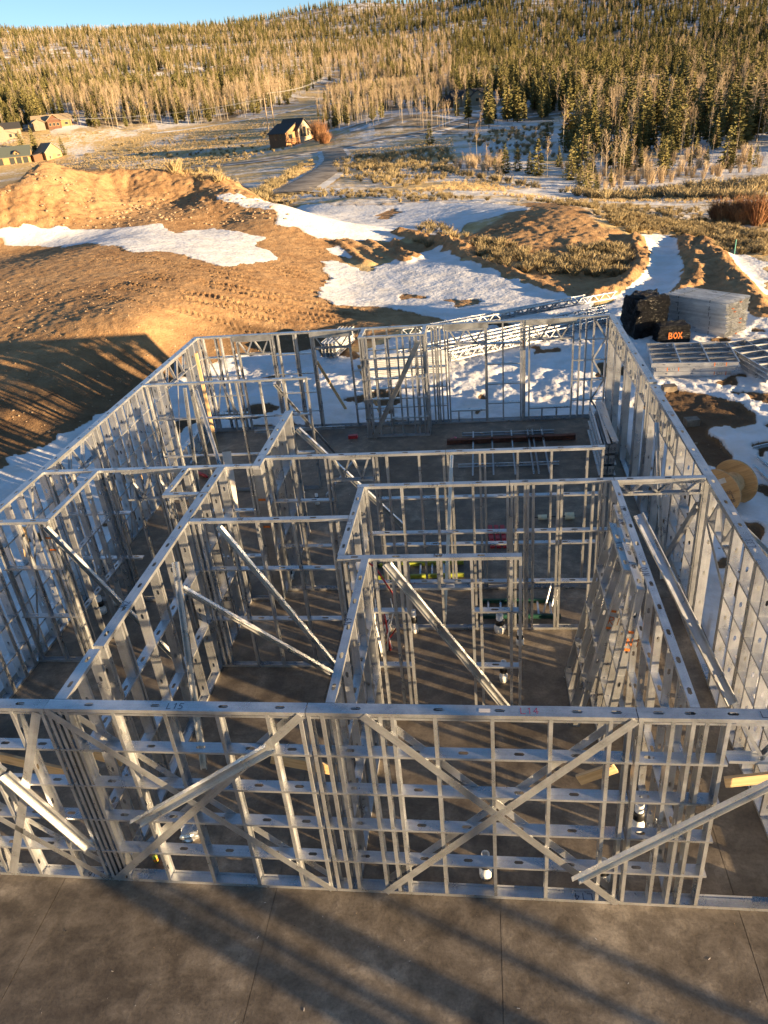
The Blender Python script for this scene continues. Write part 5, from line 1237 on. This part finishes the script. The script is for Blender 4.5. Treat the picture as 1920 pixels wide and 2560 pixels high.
bush_stuff('dry_grass','dry grass and brush on the strip beyond the mounds',[([(1480,535),(1600,545),(1750,560),(1920,590),(1920,640),(1800,635),(1720,590),(1580,585)],520),([(960,508),(1150,500),(1350,505),(1100,500)],60),([(560,470),(760,490),(1000,500),(1200,498),(1000,478),(700,470)],320),([(1300,500),(1920,530),(1920,570),(1500,530)],300)],sage,.4,1.1)
bush_stuff('meadow_brush','scattered low brush on the snowy meadow',[([(1000,400),(1500,500),(1920,500),(1920,445),(1500,490),(1150,440)],500),([(200,360),(640,320),(760,360),(600,400),(260,430)],380),([(840,400),(1120,370),(1150,440),(1000,470),(830,440)],260),([(1150,345),(1380,310),(1390,400),(1280,410)],160),([(420,430),(780,395),(700,470),(560,460)],200)],sage,1.0,2.6)
straw=[shrub_mesh(80+i,'straw',34,.5,.45,.014) for i in range(4)]
bush_stuff('meadow_grass','tufts of golden dry grass across the meadow',[([(-20,400),(0,352),(150,333),(400,325),(560,309),(650,294),(720,300),(770,340),(640,372),(620,398),(420,424),(260,436),(170,420)],17000),([(840,385),(1000,362),(1130,345),(1150,440),(1000,470),(830,440)],4000),([(430,437),(780,398),(790,420),(740,465),(560,465)],4500),([(1000,480),(1500,505),(1920,520),(1920,450),(1500,492),(1150,440)],3200)],straw,.28,.68,-.1)
bush_stuff('undergrowth','bare brush under the trees of the right-hand clump',[([(1125,420),(1260,440),(1250,400),(1140,410)],40),([(1400,420),(1480,480),(1600,465),(1900,430),(1900,380),(1600,400)],90)],bare,.5,1.2)
for px,py,h,nm,lab,grp in ((1800,558,2.0,'willow_shrub','red-brown willow thicket at the right edge beyond the dry grass','willow thicket'),(1850,560,2.2,'willow_shrub','red-brown willow thicket at the right edge beyond the dry grass','willow thicket'),(1905,562,2.2,'willow_shrub','red-brown willow thicket at the right edge beyond the dry grass','willow thicket'),(795,352,6,'willow_shrub','tall orange willow bush beside the cabin',None),(815,358,3.5,'willow_shrub','lower orange willow bush right of the tall one',None)):
    q=gnd(px,py); t=thing(nm,lab,'shrub',tuple(q),rng.uniform(0,6),grp); t['kind']='thing'
    for k in range(5):
        s=h/1.7*rng.uniform(.7,1); add('stems',will[k%2],t,loc=(rng.uniform(-.7,.7)*h*.5,rng.uniform(-.5,.5)*h*.4,0),rot=(0,0,rng.uniform(0,6))).scale=(s,s,s)

# ------------------------------------------------------------------ houses
MAT['siding_dark']=simple('dark_brown_siding',(.16,.075,.035),.8,.2,2); MAT['siding_warm']=simple('cedar_siding',(.42,.21,.09),.75,.2,2); MAT['siding_pine']=simple('new_pine_siding',(.44,.27,.12),.75,.15,2)
MAT['siding_tan']=simple('tan_siding',(.27,.22,.16),.8,.1,2); MAT['siding_red']=simple('red_brown_siding',(.15,.07,.04),.8,.2,2); MAT['roof_dark']=simple('dark_shingle',(.045,.042,.042),.8,.2,3); MAT['roof_green']=simple('green_grey_metal_roof',(.10,.115,.10),.5,.1,3); MAT['roof_tan']=simple('tan_shingle',(.36,.27,.17),.85,.15,3)
MAT['stone']=simple('stone_cladding',(.42,.34,.24),.85,.45,3,bumps=.3); MAT['pane']=simple('window_glass',(.03,.035,.04),.08,.1); MAT['trim']=simple('window_trim',(.45,.30,.15),.7,.1); MAT['snowcap']=simple('roof_snow',(.8,.8,.82),.8,.05); MAT['garage']=simple('garage_door',(.05,.055,.05),.5,.1)
class House:
    def __init__(s,name,label,pos,u,cat='house'):
        s.t=thing(name,label,cat,tuple(pos),math.atan2(u[1],u[0])); s.t['kind']='thing'
    def block(s,x0,x1,y0,y1,z,rise,wm,rm,ridge='y',over=.5,front=None):
        """gabled block; ridge along local x or y"""
        mb=MB(); b=-.8
        if ridge=='y':
            xm=(x0+x1)/2; vs=[(x0,y0,b),(x1,y0,b),(x1,y0,z),(xm,y0,z+rise),(x0,y0,z),(x0,y1,b),(x1,y1,b),(x1,y1,z),(xm,y1,z+rise),(x0,y1,z)]
        else:
            ym=(y0+y1)/2; vs=[(x0,y1,b),(x0,y0,b),(x0,y0,z),(x0,ym,z+rise),(x0,y1,z),(x1,y1,b),(x1,y0,b),(x1,y0,z),(x1,ym,z+rise),(x1,y1,z)]
        mb.poly(vs,[(0,1,2,3,4),(9,8,7,6,5),(0,5,6,1),(1,6,7,2),(4,9,5,0)]); mb.build('wall',MAT[wm],s.t)
        th=.22; m2=MB(); half=((x1-x0) if ridge=='y' else (y1-y0))/2; k=rise/half; o=over
        for sg in (-1,1):
            if ridge=='y':
                e=xm+sg*(half+o); zz=z-k*o; pts=[(xm,y0-o,z+rise),(e,y0-o,zz),(e,y1+o,zz),(xm,y1+o,z+rise)]
            else:
                e=ym+sg*(half+o); zz=z-k*o; pts=[(x0-o,ym,z+rise),(x0-o,e,zz),(x1+o,e,zz),(x1+o,ym,z+rise)]
            lo=[(a,b_,c+.03) for a,b_,c in pts]; hi=[(a,b_,c+.03+th) for a,b_,c in pts]
            m2.poly(lo+hi,[(0,3,2,1),(4,5,6,7),(0,1,5,4),(1,2,6,5),(2,3,7,6),(3,0,4,7)])
        return m2.build('roof',MAT[rm],s.t)
    def shed(s,x0,x1,y0,y1,za,zb,wm,rm,over=.4):
        """lean-to: height za at x0, zb at x1"""
        mb=MB(); b=-.8; vs=[(x0,y0,b),(x1,y0,b),(x1,y0,zb),(x0,y0,za),(x0,y1,b),(x1,y1,b),(x1,y1,zb),(x0,y1,za)]
        mb.poly(vs,[(0,1,2,3),(7,6,5,4),(0,4,5,1),(1,5,6,2),(3,7,4,0)]); mb.build('wall',MAT[wm],s.t)
        k=(zb-za)/(x1-x0); a=(x0-over,za-k*over) if za<zb else (x0,za); c=(x1+over,zb+k*over) if zb<za else (x1,zb)
        m2=MB(); lo=[(a[0],y0-over,a[1]+.03),(c[0],y0-over,c[1]+.03),(c[0],y1+over,c[1]+.03),(a[0],y1+over,a[1]+.03)]; hi=[(p,q,r+.2) for p,q,r in lo]
        m2.poly(lo+hi,[(0,3,2,1),(4,5,6,7),(0,1,5,4),(1,2,6,5),(2,3,7,6),(3,0,4,7)]); return m2.build('roof',MAT[rm],s.t)
    def window(s,x,y,z,w,h,side='front',name='window',mat='pane',frame='trim'):
        mb=MB(); f=.12; 
        if side=='front': mb.box(x-w/2-f,y-.07,z-f,x+w/2+f,y-.005,z+h+f); o=mb.build(name,MAT[frame],s.t); m=MB(); m.box(x-w/2,y-.09,z,x+w/2,y-.072,z+h)
        else: mb.box(x-.07,y-w/2-f,z-f,x-.005,y+w/2+f,z+h+f); o=mb.build(name,MAT[frame],s.t); m=MB(); m.box(x-.09,y-w/2,z,x-.072,y+w/2,z+h)
        m.build('pane',MAT[mat],o); return o
    def part(s,name,mat,*boxes):
        m=MB(); [m.box(*b) for b in boxes]; return m.build(name,MAT[mat],s.t)
U46=(math.cos(rad(46)),math.sin(rad(46)))
c=gnd(721,366); h=House('log_cabin','dark brown mountain cabin with a sunlit stone gable and balcony',c,U46)
h.block(3.4,7.6,-.6,9,4.2,2.4,'stone','roof_dark'); h.shed(-.2,3.38,.5,9,3.4,5.6,'siding_warm','roof_dark'); h.shed(7.62,9.6,.6,8,4.2,3.4,'siding_warm','roof_dark')
h.part('side_wall','siding_dark',(-.26,.52,-.8,-.21,8.98,3.3))
for x,w,z,hh in ((4.4,.6,2.2,1.9),(5.5,1.0,2.1,2.5),(6.6,.6,2.2,1.9)): h.window(x,-.6,z,w,hh)
h.window(1.4,.5,2.0,1.1,1.0); h.window(8.6,.6,2.3,.9,1.1)
for y in (3,5.5): h.window(-.28,y,1.9,.6,1.2,'left',frame='siding_warm')
h.part('balcony','siding_warm',(.2,-1.2,1.0,3.3,.48,1.15),(.2,-1.25,1.95,3.3,-1.15,2.05),(.2,-1.25,1.5,3.3,-1.17,1.56)); 
for x in (.25,1.2,2.2,3.2): h.part('balcony_post','siding_warm',(x-.06,-1.24,-.3,x+.06,-1.14,2.04))
h.t.scale=(1.16,1.16,1.12)
c=gnd(118,402); u=(math.cos(rad(48)),math.sin(rad(48))); h=House('timber_house','new timber house with green-grey metal roof and sunlit pine gable',c,u)
h.block(0,6.6,0,11,3.1,3.0,'siding_pine','roof_green'); h.window(1.6,0,.6,.6,1.1); h.window(5.2,0,1.3,1.3,.6); h.part('door','siding_warm',(2.9,-.07,-.1,3.9,-.01,2.1)); h.part('plinth','roof_green',(-.05,-.06,-.7,6.65,-.008,.0))
h.shed(-4.2,-.02,2,10,2.3,3.0,'siding_dark','roof_dark')
c=gnd(20,412); u=(math.cos(rad(20)),math.sin(rad(20))); h=House('garage_wing','garage building with three dark doors and a small roof dormer',c,u)
h.block(-5,9,0,7,2.9,3.2,'siding_pine','roof_green','x')
for x in (-2.4,2.0,4.6,7.1): h.part('garage_door','garage',(x-.95,-.06,-.3,x+.95,-.008,2.3))
h.block(3.2,5.2,.2,3,3.9,.8,'siding_pine','roof_dark'); h.window(4.2,.2,3.3,.7,.6)
c=gnd(130,319); u=(math.cos(rad(24)),math.sin(rad(24))); h=House('ranch_house','low ranch house with tan roof and porch gable below the hill forest',c,u)
h.block(-7.5,8.5,0,8,2.7,2.2,'siding_warm','roof_tan','x'); h.block(-7,-2.5,-2.2,0,2.4,1.2,'siding_tan','roof_tan'); h.block(-1.2,4.2,-2.4,0,2.7,2.2,'siding_red','roof_tan')
for x in (-.2,1.4,3.0): h.window(x,-2.4,.6,.9,1.1)
h.window(6.4,0,.8,1.3,.9); h.part('garage_door','siding_tan',(-6.5,-2.27,-.2,-3.0,-2.21,2.0))
c=gnd(20,350); u=(math.cos(rad(30)),math.sin(rad(30))); h=House('grey_house','grey two-level house half hidden by pines at the left edge',c,u)
h.block(-6,6,0,8,4.2,2.2,'siding_tan','roof_dark','x'); h.block(-5,-.5,-1.5,0,5,2.0,'siding_tan','roof_dark'); [h.window(x,0,.9,1.1,1.3) for x in (1.5,3.8)]; h.window(-2.7,-1.5,3,1.2,1.4)
c=gnd(1180,264); u=(math.cos(rad(12)),math.sin(rad(12))); h=House('taupe_house','taupe house with paired dark gables among bare aspens',c,u)
h.block(-7,8,2,9,3.2,2.4,'siding_tan','roof_dark','x'); h.block(-.5,5,0,2,3.2,2.0,'siding_tan','roof_dark'); h.block(-3.6,2.2,1,2.1,3.6,2.3,'siding_tan','roof_dark'); h.window(2.2,0,1.4,1.4,1.0); h.window(6.3,2,1.2,.9,1.4); h.block(-9.5,-5,2.5,8,2.6,1.5,'siding_dark','roof_dark','x')
c=gnd(1225,198); h=House('green_roofed_house','house with a green roof and snowy porch roof in the pines',c,(1,.1))
h.block(-7,6,0,9,4,2.6,'siding_warm','roof_green','x'); h.part('porch_roof','snowcap',(-2.5,-3.2,2.2,7,-.02,2.45)); h.part('porch_post','siding_dark',(6.6,-3.0,-.5,6.8,-2.8,2.19))
c=gnd(1612,226); h=House('tan_roofed_house','low house with a broad tan hipped roof behind young pines',c,(math.cos(rad(8)),math.sin(rad(8))))
h.block(-7.5,7.5,0,9,2.6,2.3,'siding_tan','roof_tan','x',.8); h.block(-7.5,-2.5,-2,0,2.3,1.4,'siding_tan','roof_tan'); [h.window(x,0,.7,1.2,1.2) for x in (0,3,5.5)]
c=gnd(1603,178); h=House('red_house','tall dark red house with a steep roof deep in the pines',c,(math.cos(rad(-20)),math.sin(rad(-20))))
h.block(-3.5,3.5,0,9,6,3.2,'siding_red','roof_tan'); h.window(0,0,3.5,1.2,1.5); h.window(-1.8,0,1.0,1.0,1.2)
# ------------------------------------------------------------------ power line
MAT['pole']=simple('weathered_pole',(.36,.26,.17),.85,.2,2); MAT['wire']=simple('aluminium_wire',(.45,.42,.38),.4,.1)
pts=[]
for px,py,hh,lab in ((671,324,12.5,'slimmer wooden power pole left of the other above the cabin'),(687,325,14.5,'thicker wooden power pole behind the cabin')):
    q=gnd(px,py); t=thing('power_pole',lab,'power pole',tuple(q),0,'power poles'); m=MB(); m.tube([(0,0,-.8),(0,0,hh)],[.24,.17],8); m.build('pole',MAT['pole'],t)
    m=MB(); m.box(-1.1,-.07,hh-2.2,1.1,.07,hh-2.05); m.build('crossarm',MAT['pole'],t); pts.append(q+np.array([0,0,hh-1.9]))
    for x in (-1,0.25,1):
        m=MB(); m.lathe([(.0,hh-2.05),(.06,hh-2.05),(.09,hh-1.98),(.05,hh-1.9),(.0,hh-1.9)],8,Matrix.Translation((x,0,0))); m.build('insulator',MAT['white'],t)
e1=gnd(150,372)+np.array([0,0,11.]); e2=gnd(835,235)+np.array([0,0,11.])
for k,(a,b) in enumerate(((e1,pts[0]),(pts[1],e2))):
    for j,off in enumerate((-1.0,.25,1.0)):
        m=MB(); n=24; o=np.array([off,0,0]); m.tube([tuple(a+(b-a)*s+o+np.array([0,0,-4*2.0*s*(1-s)])) for s in np.linspace(0,1,n)],.035,4)
        tag(m.build('power_line',MAT['wire']),('sagging power line wire left of the wooden poles' if k==0 else 'sagging power line wire right of the wooden poles'),'wire','power line wires '+('left' if k==0 else 'right'))

# unseen aspens added on the sun side to cast the foreground shadow bands
for k,(px,py,dd,r_) in enumerate(((600,2384,15,2.0),(735,2376,17,1.0),(940,2393,15,2.0),(1290,2400,16,.95),(1570,2405,15,1.0))):
    q=atz(px,py,0)+dd*np.array([math.cos(SUN_AZ),math.sin(SUN_AZ),0]); t=place_tree('aspen',k%5,(q[0],q[1],gz(q[0],q[1])),13,k*1.3,['first','second','third','fourth','fifth'][k]+' unseen bare aspen added off to the right to cast slab shadows','added shadow-casting aspens off to the right'); t.scale=(r_,r_,1.0)
scatter('bank_stones','loose stones and clods on the cut earth bank',np.column_stack([STX,STY,ground(STX,STY)+STS*.2]),STS,nr.uniform(0,6.28,len(STX)),nr.randint(0,4,len(STX)),[stone_mesh(i) for i in range(4)])

def chip(seed,mat):
    r=random.Random(seed); mb=MB(); a=r.uniform(.5,1.6); mb.box(-.5*a,-.12,0,.5*a,.12,.12); return mesh_from('chip',mb.v,mb.f,[MAT[mat]])
kx=np.concatenate([nr.uniform(-5,5.3,110),nr.uniform(-6.4,5.3,170)]); ky=np.concatenate([nr.uniform(-2.2,-.1,110),nr.uniform(.3,15.4,170)])
scatter('floor_debris','screws, offcuts and crumbs scattered on the concrete',np.column_stack([kx,ky,np.full(len(kx),.001)]),.006+.022*nr.rand(len(kx))**3,nr.uniform(0,6.28,len(kx)),nr.randint(0,4,len(kx)),[chip(0,'sticker'),chip(1,'black_rubber'),chip(2,'galv_new'),chip(3,'lumber')])
